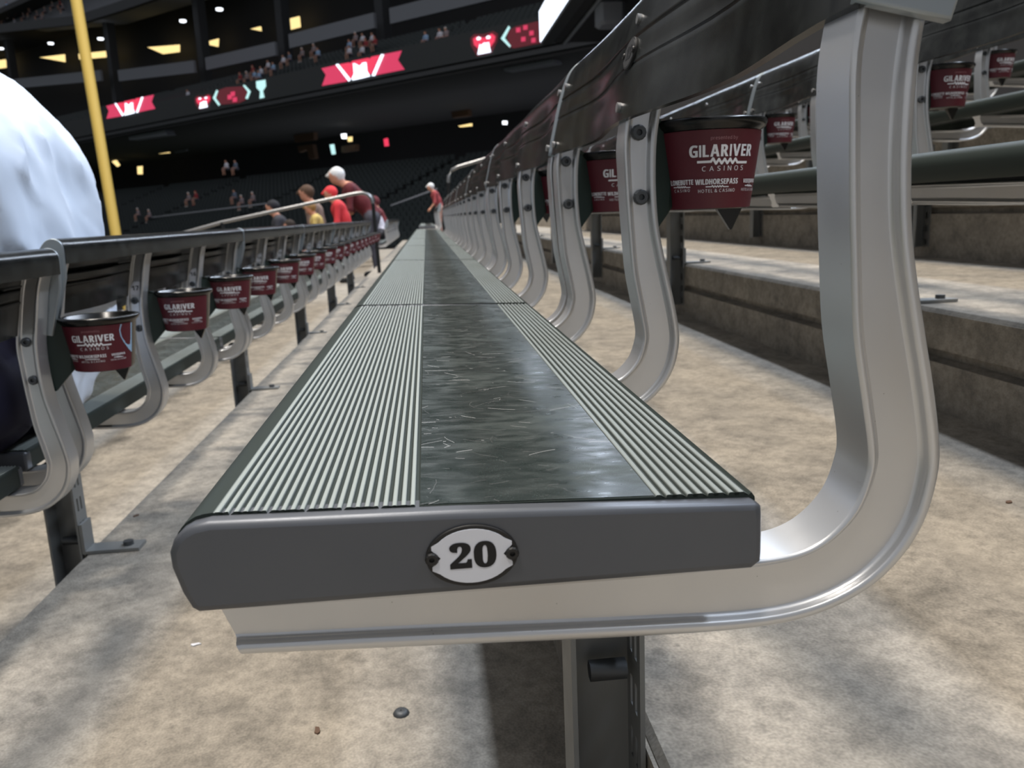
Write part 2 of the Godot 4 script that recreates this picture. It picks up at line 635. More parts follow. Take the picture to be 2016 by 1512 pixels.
func extrude(profile: Array, length: float) -> ArrayMesh:
	var st := begin()
	var pts: PackedVector2Array = profile[0]
	var n := pts.size()
	for i in n:
		var k := (i + 1) % n
		st.set_smooth_group(profile[2][i])
		var a := Vector3(pts[i].x, pts[i].y, 0)
		var b := Vector3(pts[k].x, pts[k].y, 0)
		var back := Vector3(0, 0, -length)
		for v in [[a, i], [a + back, i], [b + back, k], [a, i], [b + back, k], [b, k]]:
			st.set_color(profile[1][v[1]])
			st.add_vertex(v[0])
	for e in [0.0, -length]:
		var ring := PackedVector3Array()
		for p in pts: ring.append(Vector3(p.x, p.y, e))
		st.set_color(profile[1][0])
		fill(st, ring, e == 0.0)
	return done(st)
func strip_mesh(length: float) -> ArrayMesh:
	var st := begin()
	st.set_smooth_group(-1)
	var ya := lerpf(TOP[0].y, TOP[1].y, (0.1006 - TOP[0].x) / (TOP[1].x - TOP[0].x)) - 0.0004
	var yb := lerpf(TOP[0].y, TOP[1].y, (-0.0107 - TOP[0].x) / (TOP[1].x - TOP[0].x)) - 0.0004
	var v := [Vector3(0.1006, ya, -0.001), Vector3(0.1006, ya, -length + 0.001), Vector3(-0.0107, yb, -length + 0.001), Vector3(-0.0107, yb, -0.001)]
	for i in [0, 1, 2, 0, 2, 3]:
		st.set_uv(Vector2(0.0 if i < 2 else 1.0, 0.0 if i == 0 or i == 3 else length / 0.914))
		st.add_vertex(v[i])
	return done(st)
func cap_outline() -> PackedVector2Array:
	return PackedVector2Array([Vector2(0.1504, -0.1690), Vector2(0.1508, -0.1640), Vector2(0.1508, -0.1460), Vector2(0.1502, -0.1408), Vector2(0.1470, -0.1388), Vector2(0.0060, -0.1318), Vector2(-0.1040, -0.1282), Vector2(-0.1115, -0.1296), Vector2(-0.1160, -0.1318), Vector2(-0.1202, -0.1358), Vector2(-0.1226, -0.1414), Vector2(-0.1224, -0.1487), Vector2(-0.1192, -0.1612), Vector2(-0.1158, -0.1690), Vector2(-0.1130, -0.1710), Vector2(0.1460, -0.1722)])
const INNER := [Vector2(0.218, 0.178), Vector2(0.209, 0.15), Vector2(0.1985, 0.10), Vector2(0.1925, 0.0632), Vector2(0.193, 0.0313), Vector2(0.1945, -0.0018), Vector2(0.196, -0.0245), Vector2(0.1988, -0.0614), Vector2(0.2046, -0.0942), Vector2(0.2092, -0.1216), Vector2(0.2080, -0.1352), Vector2(0.2020, -0.1511), Vector2(0.1895, -0.1645), Vector2(0.1747, -0.1715), Vector2(0.1552, -0.1736), Vector2(0.13, -0.1730), Vector2(0.0892, -0.1726), Vector2(0.0023, -0.1722), Vector2(-0.09, -0.1717), Vector2(-0.11, -0.1716)]
const OUTER := [Vector2(0.248, 0.172), Vector2(0.240, 0.147), Vector2(0.2305, 0.10), Vector2(0.2247, 0.066), Vector2(0.2232, 0.0303), Vector2(0.2245, -0.003), Vector2(0.2275, -0.028), Vector2(0.2345, -0.062), Vector2(0.2415, -0.094), Vector2(0.2462, -0.1225), Vector2(0.2455, -0.140), Vector2(0.2405, -0.160), Vector2(0.2300, -0.178), Vector2(0.2120, -0.1945), Vector2(0.1850, -0.2060), Vector2(0.150, -0.2102), Vector2(0.0892, -0.2090), Vector2(0.0023, -0.2048), Vector2(-0.078, -0.2008), Vector2(-0.0994, -0.1999)]
func arm_mesh() -> ArrayMesh:
	# a bent I-beam: two flanges and a web, its depth between the inner and the outer line
	var a := smooth_path(INNER, 4)
	var b := smooth_path(OUTER, 4)
	var half := 0.018
	var rings := []
	for i in a.size():
		var dir := (b[i] - a[i])
		var deep := dir.length()
		dir = dir / deep
		var ring := PackedVector3Array()
		# (distance from the inner line, z): once round the I
		var web := 0.0125
		var sec := [Vector2(0.0, half - 0.002), Vector2(0.0015, half), Vector2(0.0032, half - 0.0004), Vector2(0.0042, half - 0.0022), Vector2(0.0048, web + 0.0022), Vector2(0.0058, web + 0.0006), Vector2(0.0074, web),
			Vector2(deep - 0.0092, web), Vector2(deep - 0.0078, web + 0.0005), Vector2(deep - 0.0070, web + 0.0022), Vector2(deep - 0.0064, half - 0.0014), Vector2(deep - 0.0056, half), Vector2(deep - 0.0016, half), Vector2(deep, half - 0.0016)]
		for p in sec: ring.append(Vector3(a[i].x + dir.x * p.x, a[i].y + dir.y * p.x, p.y))
		for k in range(sec.size() - 1, -1, -1): ring.append(Vector3(a[i].x + dir.x * sec[k].x, a[i].y + dir.y * sec[k].x, -sec[k].y))
		rings.append(ring)
	var st := begin()
	# every line along the beam smooth along its length; edges between faces stay crisp
	var n: int = rings[0].size()
	for j in n:
		var k := (j + 1) % n
		var g: int = 1
		if j == n - 1 or j == 13: g = 2 if j == 13 else 3
		elif j <= 4 or j >= n - 5: g = 4
		elif j >= 9 and j <= 17: g = 5
		elif j == 6: g = 8
		elif j == 20: g = 9
		else: g = 6 + j / 14
		st.set_smooth_group(g)
		for i in rings.size() - 1: quad(st, rings[i][j], rings[i + 1][j], rings[i + 1][k], rings[i][k])
	fill(st, rings[0], false)
	fill(st, rings[-1], true)
	return done(st)
func back_front() -> PackedVector2Array:
	return smooth_path([Vector2(0.1905, 0.0830), Vector2(0.1950, 0.105), Vector2(0.2005, 0.128), Vector2(0.2060, 0.150), Vector2(0.2120, 0.170), Vector2(0.2185, 0.188), Vector2(0.2250, 0.2005), Vector2(0.2335, 0.2095), Vector2(0.2435, 0.2130), Vector2(0.2530, 0.2100), Vector2(0.2590, 0.2020), Vector2(0.2600, 0.190), Vector2(0.2590, 0.172)], 3)
func backrest_mesh(n: int, length: float) -> ArrayMesh:
	# one long shell: a slight hollow for every sitter, a rolled top, two fine grooves along the middle
	var front := back_front()
	# finer steps where the grooves are
	var line := PackedVector2Array()
	for i in front.size():
		line.append(front[i])
		if i + 1 < front.size() and front[i].y < 0.17 and front[i].y > 0.11 and i < 20:
			for y in [0.1335, 0.1590]:
				if front[i].y < y and front[i + 1].y >= y:
					var t := inverse_lerp(front[i].y, front[i + 1].y, y)
					var p := front[i].lerp(front[i + 1], t)
					line.append_array([p + Vector2(0, -0.0012), p + Vector2(0.0012, 0), p + Vector2(0, 0.0012)])
	var rings := []
	var steps := n * 12
	for k in steps + 1:
		var z := -length * k / steps
		var t := fmod(-z / SEAT, 1.0)
		var hollow := 0.019 * pow(sin(PI * t), 2.0)
		var ring := PackedVector3Array()
		for p in line:
			var w := clampf((0.205 - p.y) / 0.09, 0.12, 1.0)
			if p.x > 0.2435: w = 0.12
			ring.append(Vector3(p.x + hollow * w, p.y, z))
		# inner side of the shell
		for i in range(line.size() - 1, -1, -1):
			var p: Vector2 = line[i]
			var q: Vector2 = line[mini(i + 1, line.size() - 1)] - line[maxi(i - 1, 0)]
			var w := clampf((0.205 - p.y) / 0.09, 0.12, 1.0)
			if p.x > 0.2435: w = 0.12
			var o := Vector2(q.y, -q.x).normalized() * 0.005
			ring.append(Vector3(p.x + o.x + hollow * w, p.y + o.y, z))
		rings.append(ring)
	var st := begin()
	var m: int = line.size()
	for j in 2 * m:
		var k := (j + 1) % (2 * m)
		st.set_smooth_group(1 if j < m - 1 else 2 if j > m - 1 and j < 2 * m - 1 else 3)
		for i in rings.size() - 1: quad(st, rings[i][j], rings[i + 1][j], rings[i + 1][k], rings[i][k])
	return done(st)
func back_cap() -> ArrayMesh:
	var poly := PackedVector2Array()
	for p in back_front(): poly.append(p + Vector2(-0.0008, 0.0004))
	for p in [Vector2(0.2560, 0.150), Vector2(0.2440, 0.110), Vector2(0.2330, 0.0745)]: poly.append(p)
	return plate(poly, 0.0, -0.007, 0.0015)
func number_plate(parent: Node, text: String, at: Vector3, basis: Basis, wide: float, face_mat: Material) -> void:
	var o := Node3D.new()
	o.name = "number_plate"
	parent.add_child(o, true)
	o.position = at
	o.basis = basis
	var oval := func(k: float) -> PackedVector2Array:
		var p := PackedVector2Array()
		for i in 40: p.append(Vector2(cos(TAU * i / 40), sin(TAU * i / 40) * 0.70) * wide * 0.5 * k)
		return p
	part("rim", plate(oval.call(1.0), 0.0014, -0.001, 0.0006), M.plate_dark, o)
	# the pale face is an oval with a bite at either end for the screws
	var face := PackedVector2Array()
	for p in oval.call(0.88):
		var q: Vector2 = p
		for s in [-1, 1]:
			var c := Vector2(s * wide * 0.435, 0)
			if q.distance_to(c) < wide * 0.095: q = c + (q - c).normalized() * wide * 0.095 if q.distance_to(c) > 0.0001 else c
			if absf(q.x) > wide * 0.36 and s * q.x > 0: q = c + Vector2(-s * sqrt(maxf(0.0, pow(wide * 0.095, 2) - q.y * q.y)), q.y)
		face.append(q)
	part("face", plate(face, 0.0017, 0.001, 0.0001), face_mat, o)
	var st := begin()
	var digits := letters(text, wide * 0.275, 700, "Droid Serif")
	for i in digits.size(): digits[i].x *= 1.18
	add_flat(st, digits, Vector2.ZERO, 0.0020)
	part("numeral", done(st), M.ink, o)
	for s in [-1, 1]: part("screw", disc_x(wide * 0.075, 0.0022), M.plate_dark, o, Vector3(s * wide * 0.435, 0, 0.001))
var A := {}
func post_mesh(height: float) -> ArrayMesh:
	# a channel open towards the near end of the row; the flange on the riser side is slotted. Top at y = 0
	var st := begin()
	var w := 0.058
	add_box(st, Vector3(0, -height, -0.024), Vector3(w, 0, -0.020))
	add_box(st, Vector3(0, -height, -0.020), Vector3(0.004, 0, 0.022))
	for z in [[-0.020, -0.010], [-0.003, 0.005], [0.012, 0.022]]: add_box(st, Vector3(w - 0.004, -height, z[0]), Vector3(w, 0, z[1]))
	var y := 0.0
	while y > -height:
		add_box(st, Vector3(w - 0.004, maxf(y - 0.022, -height), -0.011), Vector3(w, y, 0.013))
		y -= 0.048
	return done(st)
func foot_mesh() -> ArrayMesh:
	var st := begin()
	add_box(st, Vector3(0.0, 0.0, -0.022), Vector3(0.105, 0.006, 0.022))
	add_box(st, Vector3(0.0, 0.006, -0.022), Vector3(0.006, 0.060, 0.022))
	return done(st)
func make_bench(row: int, n: int, z0: float, label: String, group: String, posts: Array, plate_text := "", start := 0) -> Node3D:
	var o := thing("bench", label, "bench", Vector3(row * TREAD, RISE[row], z0), group)
	var up := Vector3(0, EYE.y, 0)
	var length := n * SEAT - 0.014
	var key := "n%d" % n
	if not A.has(key):
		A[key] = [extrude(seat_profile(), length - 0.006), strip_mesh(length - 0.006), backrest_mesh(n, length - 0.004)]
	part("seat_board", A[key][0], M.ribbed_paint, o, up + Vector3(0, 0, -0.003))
	part("seat_strip", A[key][1], M.green_strip, o, up + Vector3(0, 0, -0.003))
	part("end_cap", A.cap, M.cap_metal, o, up)
	part("end_cap", A.cap_far, M.cap_metal, o, up + Vector3(0, 0, -length))
	var back := part("backrest", A[key][2], M.black_panel, o, up + Vector3(0, 0, -0.002))
	part("backrest_trim", A.back_cap, M.trim_metal, o, up + Vector3(0, 0, 0.002))
	part("backrest_trim", A.back_cap, M.trim_metal, o, up + Vector3(0, 0, -length + 0.005))
	for k in n + 1:
		var z := -k * SEAT
		if k == 0: z = -0.024
		if k == n: z = -length + 0.024
		var arm := part("support_arm", A.arm, M.aluminium, o, up + Vector3(0, 0, z))
		if k > 0:
			for y in [0.071, 0.0105]: part("bolt", A.bolt, M.bolt, arm, Vector3(0.2075 if y > 0.03 else 0.209, y, 0.0125))
		# screws that hold the back to the arm
		for y in [0.096, 0.176]:
			var x := 0.1930 if y < 0.1 else 0.2140
			part("screw", A.screw, M.screw, back, Vector3(x, y, z))
	for z in posts:
		var p := part("post", A.post, M.post_metal, o, up + Vector3(0.091, -0.2085, z - z0))
		if plate_text == "20":
			part("nut", A.nut, M.bolt, p, Vector3(0.048, -0.155, 0.0))
			continue
		part("foot_bracket", A.foot, M.post_metal, p, Vector3(0.059, -(EYE.y - 0.2085 - (RISE[row + 1] - RISE[row])) + 0.001, 0))
		part("nut", A.nut, M.bolt, p, Vector3(0.048, -(EYE.y - 0.2085 - (RISE[row + 1] - RISE[row])) + 0.024, 0.0))
		part("nut", A.nut_up, M.bolt, p, Vector3(0.138, -(EYE.y - 0.2085 - (RISE[row + 1] - RISE[row])) + 0.007, 0.0))
	return o

# ---------------------------------------------------------------- cup holders
const CUP_TOP := 0.058
const CUP_LOW := 0.046
const CUP_HIGH := 0.088
func on_cup(x: float, y: float, lift: float) -> Vector3:
	# x is the way round the cup in metres (0 = the side that faces down the row, +z), y is height from the base
	var r := lerpf(CUP_LOW, CUP_TOP - 0.0015, (y - 0.004) / (CUP_HIGH - 0.0145)) + lift
	var a := x / 0.053
	return Vector3(sin(a) * r, y, cos(a) * r)
func make_cup() -> Node3D:
	var o := Node3D.new()
	var t := CUP_TOP
	part("cup", lathe([Vector2(0.001, 0.003), Vector2(CUP_LOW - 0.004, 0.003), Vector2(t - 0.0045, CUP_HIGH), Vector2(t - 0.002, CUP_HIGH + 0.001), Vector2(t + 0.004, CUP_HIGH + 0.0005), Vector2(t + 0.005, CUP_HIGH - 0.002), Vector2(t + 0.003, CUP_HIGH - 0.007), Vector2(t - 0.0015, CUP_HIGH - 0.0105), Vector2(CUP_LOW, 0.004), Vector2(CUP_LOW - 0.003, 0.0), Vector2(0.001, 0.0)], 40), M.cup_black, o)
	# the printed wrap
	var st := begin()
	st.set_smooth_group(0)
	var n := 36
	for k in n:
		var x0 := lerpf(-0.064, 0.070, float(k) / n)
		var x1 := lerpf(-0.064, 0.070, float(k + 1) / n)
		quad(st, on_cup(x0, 0.001, 0.0007), on_cup(x0, 0.0765, 0.0007), on_cup(x1, 0.0765, 0.0007), on_cup(x1, 0.001, 0.0007))
	part("wrap", done(st), M.maroon, o)
	st = begin()
	add_bent(st, fitted("GILARIVER", 0.066, 0.0115, 800), Vector2(0.003, 0.0565), 0.0017)
	add_bent(st, zigzag(0.052, 0.0042, 0.0023), Vector2(0.004, 0.0462), 0.0017)
	add_bent(st, fitted("CASINOS", 0.044, 0.0046, 400, 24), Vector2(0.004, 0.0395), 0.0017)
	add_bent(st, fitted("LONEBUTTE", 0.026, 0.0050, 800), Vector2(-0.040, 0.0275), 0.0017)
	add_bent(st, zigzag(0.019, 0.0014, 0.0009), Vector2(-0.040, 0.0230), 0.0017)
	add_bent(st, fitted("CASINO", 0.018, 0.0028, 400, 20), Vector2(-0.040, 0.0195), 0.0017)
	add_bent(st, fitted("WILDHORSEPASS", 0.046, 0.0054, 800), Vector2(-0.002, 0.0270), 0.0017)
	add_bent(st, zigzag(0.024, 0.0014, 0.0010), Vector2(-0.002, 0.0222), 0.0017)
	add_bent(st, fitted("HOTEL & CASINO", 0.040, 0.0032, 400, 8), Vector2(-0.002, 0.0182), 0.0017)
	add_bent(st, fitted("VEEQUIVA", 0.024, 0.0048, 800), Vector2(0.041, 0.0265), 0.0017)
	add_bent(st, zigzag(0.016, 0.0014, 0.0009), Vector2(0.041, 0.0222), 0.0017)
	add_bent(st, fitted("HOTEL & CASINO", 0.027, 0.0026, 400, 8), Vector2(0.041, 0.0185), 0.0017)
	part("print", done(st), M.print_white, o)
	st = begin()
	add_bent(st, fitted("presented by", 0.026, 0.0046), Vector2(0.003, 0.0680), 0.0017)
	part("small_print", done(st), M.print_grey, o)
	# the wing that bolts it to the arm: a tapering plate from the arm to the cup
	var wing := [Vector3(-0.084, -0.030, 0.040), Vector3(-0.084, 0.094, 0.040), Vector3(-0.060, 0.092, 0.036), Vector3(-0.038, 0.080, 0.022), Vector3(-0.034, 0.012, 0.018), Vector3(-0.046, -0.002, 0.028), Vector3(-0.068, -0.028, 0.039)]
	part("bracket", outline(wing, Vector3(0.0, 0.0, -0.005)), M.bracket_green, o)
	st = begin()
	add_loft(st, [PackedVector3Array([Vector3(0.012, 0.001, -0.004), Vector3(0.040, 0.001, -0.004), Vector3(0.040, 0.001, 0.004), Vector3(0.012, 0.001, 0.004)]), PackedVector3Array([Vector3(0.027, -0.022, -0.003), Vector3(0.029, -0.022, -0.003), Vector3(0.029, -0.022, 0.003), Vector3(0.027, -0.022, 0.003)])], true, true, -1)
	part("lug", done(st), M.cup_black, o)
	return o
const ORDER := ["first", "second", "third", "fourth", "fifth", "sixth", "seventh", "eighth", "ninth", "tenth", "eleventh", "twelfth", "thirteenth", "fourteenth", "fifteenth", "sixteenth", "seventeenth", "eighteenth", "nineteenth", "twentieth", "last"]
var cups_in := {}
func place_cups(proto: Node3D, row: int, z0: float, n: int, label: String, group: String, from := 1) -> void:
	var length := n * SEAT - 0.014
	for k in range(from, n + 1):
		var z := z0 - (k * SEAT if k < n else length - 0.024) - 0.050
		if z < -9.8: continue
		var o := proto.duplicate()
		o.name = numbered("cup_holder")
		add_child(o)
		o.position = Vector3(row * TREAD + 0.294, RISE[row] + EYE.y - 0.004, z)
		if row == -1 and cups_in.get(row, 0) == 0:
			# a torn corner of the wrap shows the pale paper beneath it
			var st := begin()
			var torn := [Vector2(0.047, 0.0755), Vector2(0.0445, 0.066), Vector2(0.046, 0.056), Vector2(0.051, 0.046), Vector2(0.056, 0.039), Vector2(0.062, 0.032), Vector2(0.069, 0.026)]
			for q in torn.size() - 1: quad(st, on_cup(torn[q].x, torn[q].y, 0.0012), on_cup(0.070, torn[q].y, 0.0012), on_cup(0.070, torn[q + 1].y, 0.0012), on_cup(torn[q + 1].x, torn[q + 1].y, 0.0012))
			part("torn_patch", done(st), M.sticker_blue, o)
		o.rotation.y = rng.randf_range(-0.04, 0.06)
		var nth: int = cups_in.get(row, 0)
		cups_in[row] = nth + 1
		tag(o, ORDER[mini(nth, 20)] + " maroon cup holder along " + label, "cup holder", group)

# ---------------------------------------------------------------- people
func bone(a: Vector3, b: Vector3, ra: float, rb: float, c: Color) -> Array: return [a, b, ra, rb, c]
func sitting(shirt: Color, legs: Color, skin: Color, hair: Color, lean: float, cap := false) -> Array:
	# faces -x; the seat is at y = 0 under the pelvis
	var k := Vector3(-0.25 * lean, 0.0, 0.0)
	var out := []
	out.append(bone(Vector3(0, 0.09, -0.09), Vector3(0, 0.09, 0.09), 0.10, 0.10, legs))
	out.append(bone(Vector3(0, 0.14, 0), Vector3(-0.02, 0.30, 0) + k * 0.5, 0.125, 0.12, shirt))
	out.append(bone(Vector3(-0.02, 0.30, 0) + k * 0.5, Vector3(-0.02, 0.44, 0) + k, 0.12, 0.13, shirt))
	out.append(bone(Vector3(-0.01, 0.49, -0.15) + k, Vector3(-0.01, 0.49, 0.15) + k, 0.068, 0.068, shirt))
	out.append(bone(Vector3(-0.02, 0.52, 0) + k, Vector3(-0.04, 0.60, 0) + k * 1.2, 0.05, 0.048, skin))
	out.append(bone(Vector3(-0.065, 0.655, 0) + k * 1.3, Vector3(-0.05, 0.70, 0) + k * 1.3, 0.075, 0.085, skin))
	out.append(bone(Vector3(-0.15, 0.665, 0) + k * 1.3, Vector3(-0.148, 0.675, 0) + k * 1.3, 0.012, 0.010, skin))
	out.append(bone(Vector3(-0.035, 0.725, 0) + k * 1.3, Vector3(-0.015, 0.70, 0) + k * 1.3, 0.088, 0.085, hair))
	if cap: out.append(bone(Vector3(-0.13, 0.735, 0) + k * 1.3, Vector3(-0.19, 0.72, 0) + k * 1.3, 0.035, 0.02, hair))
	for s in [-1.0, 1.0]:
		out.append(bone(Vector3(0, 0.09, 0.09 * s), Vector3(-0.42, 0.09, 0.12 * s), 0.085, 0.062, legs))
		out.append(bone(Vector3(-0.42, 0.08, 0.12 * s), Vector3(-0.40, -0.34, 0.12 * s), 0.056, 0.040, skin))
		out.append(bone(Vector3(-0.40, -0.37, 0.12 * s), Vector3(-0.53, -0.385, 0.13 * s), 0.04, 0.034, hair))
		out.append(bone(Vector3(-0.01, 0.48, 0.19 * s) + k, Vector3(-0.08, 0.22, 0.24 * s) + k, 0.052, 0.043, shirt))
		out.append(bone(Vector3(-0.08, 0.22, 0.24 * s) + k, Vector3(-0.34, 0.17, 0.12 * s) + k * 0.5, 0.038, 0.030, skin))
		out.append(bone(Vector3(-0.34, 0.17, 0.12 * s) + k * 0.5, Vector3(-0.40, 0.16, 0.07 * s) + k * 0.5, 0.032, 0.024, skin))
	return out
func standing(shirt: Color, legs: Color, skin: Color, hair: Color, lean: float) -> Array:
	# faces -x, feet at y = 0, bending forwards by lean
	var k := Vector3(-0.40 * lean, -0.10 * lean, 0.0)
	var out := []
	out.append(bone(Vector3(0, 0.86, -0.09), Vector3(0, 0.86, 0.09), 0.11, 0.11, legs))
	out.append(bone(Vector3(0, 0.92, 0), Vector3(0, 1.12, 0) + k * 0.5, 0.13, 0.13, shirt))
	out.append(bone(Vector3(0, 1.12, 0) + k * 0.5, Vector3(0, 1.29, 0) + k, 0.13, 0.14, shirt))
	out.append(bone(Vector3(0, 1.36, -0.17) + k, Vector3(0, 1.36, 0.17) + k, 0.075, 0.075, shirt))
	out.append(bone(Vector3(-0.02, 1.40, 0) + k, Vector3(-0.06, 1.47, 0) + k * 1.3, 0.055, 0.05, skin))
	out.append(bone(Vector3(-0.10, 1.53, 0) + k * 1.4, Vector3(-0.09, 1.58, 0) + k * 1.4, 0.08, 0.088, skin))
	out.append(bone(Vector3(-0.07, 1.61, 0) + k * 1.4, Vector3(-0.05, 1.60, 0) + k * 1.4, 0.098, 0.095, hair))
	out.append(bone(Vector3(-0.16, 1.60, 0) + k * 1.4, Vector3(-0.23, 1.575, 0) + k * 1.4, 0.035, 0.02, hair))
	for s in [-1.0, 1.0]:
		out.append(bone(Vector3(0, 0.85, 0.09 * s), Vector3(-0.02, 0.47, 0.10 * s), 0.09, 0.065, legs))
		out.append(bone(Vector3(-0.02, 0.47, 0.10 * s), Vector3(0.02, 0.09, 0.11 * s), 0.058, 0.042, legs))
		out.append(bone(Vector3(0.02, 0.05, 0.11 * s), Vector3(-0.15, 0.04, 0.12 * s), 0.045, 0.036, Color(0.1, 0.1, 0.1)))
		out.append(bone(Vector3(0, 1.34, 0.21 * s) + k, Vector3(-0.02, 1.06, 0.27 * s) + k, 0.058, 0.047, shirt))
		out.append(bone(Vector3(-0.02, 1.06, 0.27 * s) + k, Vector3(-0.20, 0.86, 0.22 * s) + k, 0.040, 0.031, skin))
		out.append(bone(Vector3(-0.20, 0.86, 0.22 * s) + k, Vector3(-0.25, 0.80, 0.20 * s) + k, 0.033, 0.024, skin))
	return out
func near_person() -> void:
	# sits in the row in front, bent forward; only the back shows over and under the backrest
	var shirt := Color(0.88, 0.92, 0.985)
	var navy := Color(0.06, 0.075, 0.17)
	var skin := Color(0.72, 0.53, 0.43)
	var seat := EYE.y - 0.132 + RISE[-1]
	var P := func(x: float, y: float, z: float) -> Vector3: return Vector3(x, seat + y, z)
	var b := []
	b.append(bone(P.call(-0.79, 0.105, -1.40), P.call(-0.80, 0.105, -1.58), 0.105, 0.10, navy))
	b.append(bone(P.call(-0.80, 0.16, -1.60), P.call(-0.80, 0.16, -1.74), 0.115, 0.12, shirt))
	b.append(bone(P.call(-0.79, 0.10, -1.70), P.call(-0.79, 0.20, -1.79), 0.098, 0.10, shirt))
	b.append(bone(P.call(-0.80, 0.22, -1.56), P.call(-0.80, 0.22, -1.78), 0.115, 0.115, shirt))
	b.append(bone(P.call(-0.80, 0.36, -1.55), P.call(-0.80, 0.36, -1.81), 0.125, 0.125, shirt))
	b.append(bone(P.call(-0.82, 0.49, -1.52), P.call(-0.82, 0.48, -1.83), 0.125, 0.122, shirt))
	b.append(bone(P.call(-0.88, 0.58, -1.47), P.call(-0.88, 0.565, -1.84), 0.105, 0.100, shirt))
	b.append(bone(P.call(-0.91, 0.635, -1.52), P.call(-0.92, 0.63, -1.72), 0.095, 0.090, shirt))
	b.append(bone(P.call(-0.97, 0.66, -1.65), P.call(-1.03, 0.74, -1.65), 0.056, 0.052, skin))
	b.append(bone(P.call(-1.09, 0.79, -1.65), P.call(-1.07, 0.85, -1.65), 0.08, 0.09, skin))
	b.append(bone(P.call(-1.05, 0.87, -1.65), P.call(-1.03, 0.85, -1.65), 0.093, 0.09, Color(0.16, 0.11, 0.08)))
	b.append(bone(P.call(-1.185, 0.815, -1.65), P.call(-1.19, 0.80, -1.65), 0.012, 0.014, skin))
	for s in [-1.0, 1.0]:
		var z := -1.65
		b.append(bone(P.call(-0.80, 0.09, z + 0.08 + 0.07 * s), P.call(-1.24, 0.10, z + 0.13 * s), 0.085, 0.064, navy))
		b.append(bone(P.call(-1.24, 0.09, z + 0.13 * s), P.call(-1.20, -0.34, z + 0.13 * s), 0.060, 0.045, navy))
		b.append(bone(P.call(-1.20, -0.40, z + 0.13 * s), P.call(-1.36, -0.415, z + 0.14 * s), 0.045, 0.036, Color(0.12, 0.12, 0.12)))
		b.append(bone(P.call(-0.89, 0.56, z + 0.20 * s), P.call(-1.08, 0.28, z + 0.22 * s), 0.070, 0.052, shirt))
		b.append(bone(P.call(-1.08, 0.28, z + 0.22 * s), P.call(-1.27, 0.19, z + 0.10 * s), 0.042, 0.032, skin))
		b.append(bone(P.call(-1.27, 0.19, z + 0.10 * s), P.call(-1.33, 0.18, z + 0.05 * s), 0.034, 0.022, skin))
	var o := part("person", figure(b, 0.013, 0.07, 0.018), M.clothed)
	tag(o, "person in pale blue shirt bent forward on the bench in front, seen from behind", "person")

func _ready() -> void:
	rng.seed = 3
	# ------------------------------------------------ camera
	var d := Vector3(838.0 - 1008.0, -(428.0 - 756.0), -F).normalized()
	var roll := deg_to_rad(3.5)
	var up0 := Vector3(-sin(roll), cos(roll), 0)
	var up := (up0 - d * up0.dot(d)).normalized()
	var zb := -d
	var xb := up.cross(zb)
	cam_rows = [xb, up, zb]
	var cam := Camera3D.new()
	cam.name = "camera"
	cam.fov = rad_to_deg(2.0 * atan(756.0 / F))
	cam.basis = Basis(Vector3(xb.x, up.x, zb.x), Vector3(xb.y, up.y, zb.y), Vector3(xb.z, up.z, zb.z))
	cam.position = EYE
	cam.near = 0.02
	cam.far = 400.0
	var lens := CameraAttributesPhysical.new()
	lens.frustum_focal_length = 4.0
	lens.frustum_focus_distance = 0.55
	lens.exposure_aperture = 2.2
	cam.attributes = lens
	cam.fov = rad_to_deg(2.0 * atan(756.0 / F))
	add_child(cam)
	cam.current = true
	# ------------------------------------------------ air and light
	var env := Environment.new()
	env.background_mode = Environment.BG_COLOR
	env.background_color = Color(0.64, 0.65, 0.67)
	env.tonemap_mode = Environment.TONE_MAPPER_LINEAR
	env.tonemap_exposure = 1.0
	env.sdfgi_enabled = true
	env.ssao_enabled = true
	env.ssil_enabled = true
	var world := WorldEnvironment.new()
	world.name = "environment"
	world.environment = env
	add_child(world)
	make_materials()
	# floodlights under the roof over the seats: [place, energy]
	for f in [[Vector3(-9, 38, -8), 1200.0], [Vector3(-7, 37, 12), 560.0], [Vector3(-3, 38, -22), 600.0]]: floodlight(f[0], f[1])
	# the lit ribbon board on the deck above the upper rows
	var lamp := AreaLight3D.new()
	lamp.name = "ribbon_glow"
	lamp.area_size = Vector2(34.0, 1.0)
	lamp.light_color = Color(0.88, 0.93, 1.0)
	lamp.light_energy = 330.0
	lamp.light_size = 1.0
	lamp.set("area_range", 120.0)
	lamp.shadow_enabled = true
	add_child(lamp)
	lamp.look_at_from_position(Vector3(4.44, EYE.y + 6.55, -14.0), Vector3(-5.0, EYE.y + 6.55, -14.0), Vector3.UP)
	# ------------------------------------------------ structure, then things
	build_terrace()
	build_far_stand()
	build_upper_deck()
	build_rows()
	near_person()
	build_rails()
	build_people()
	build_litter()

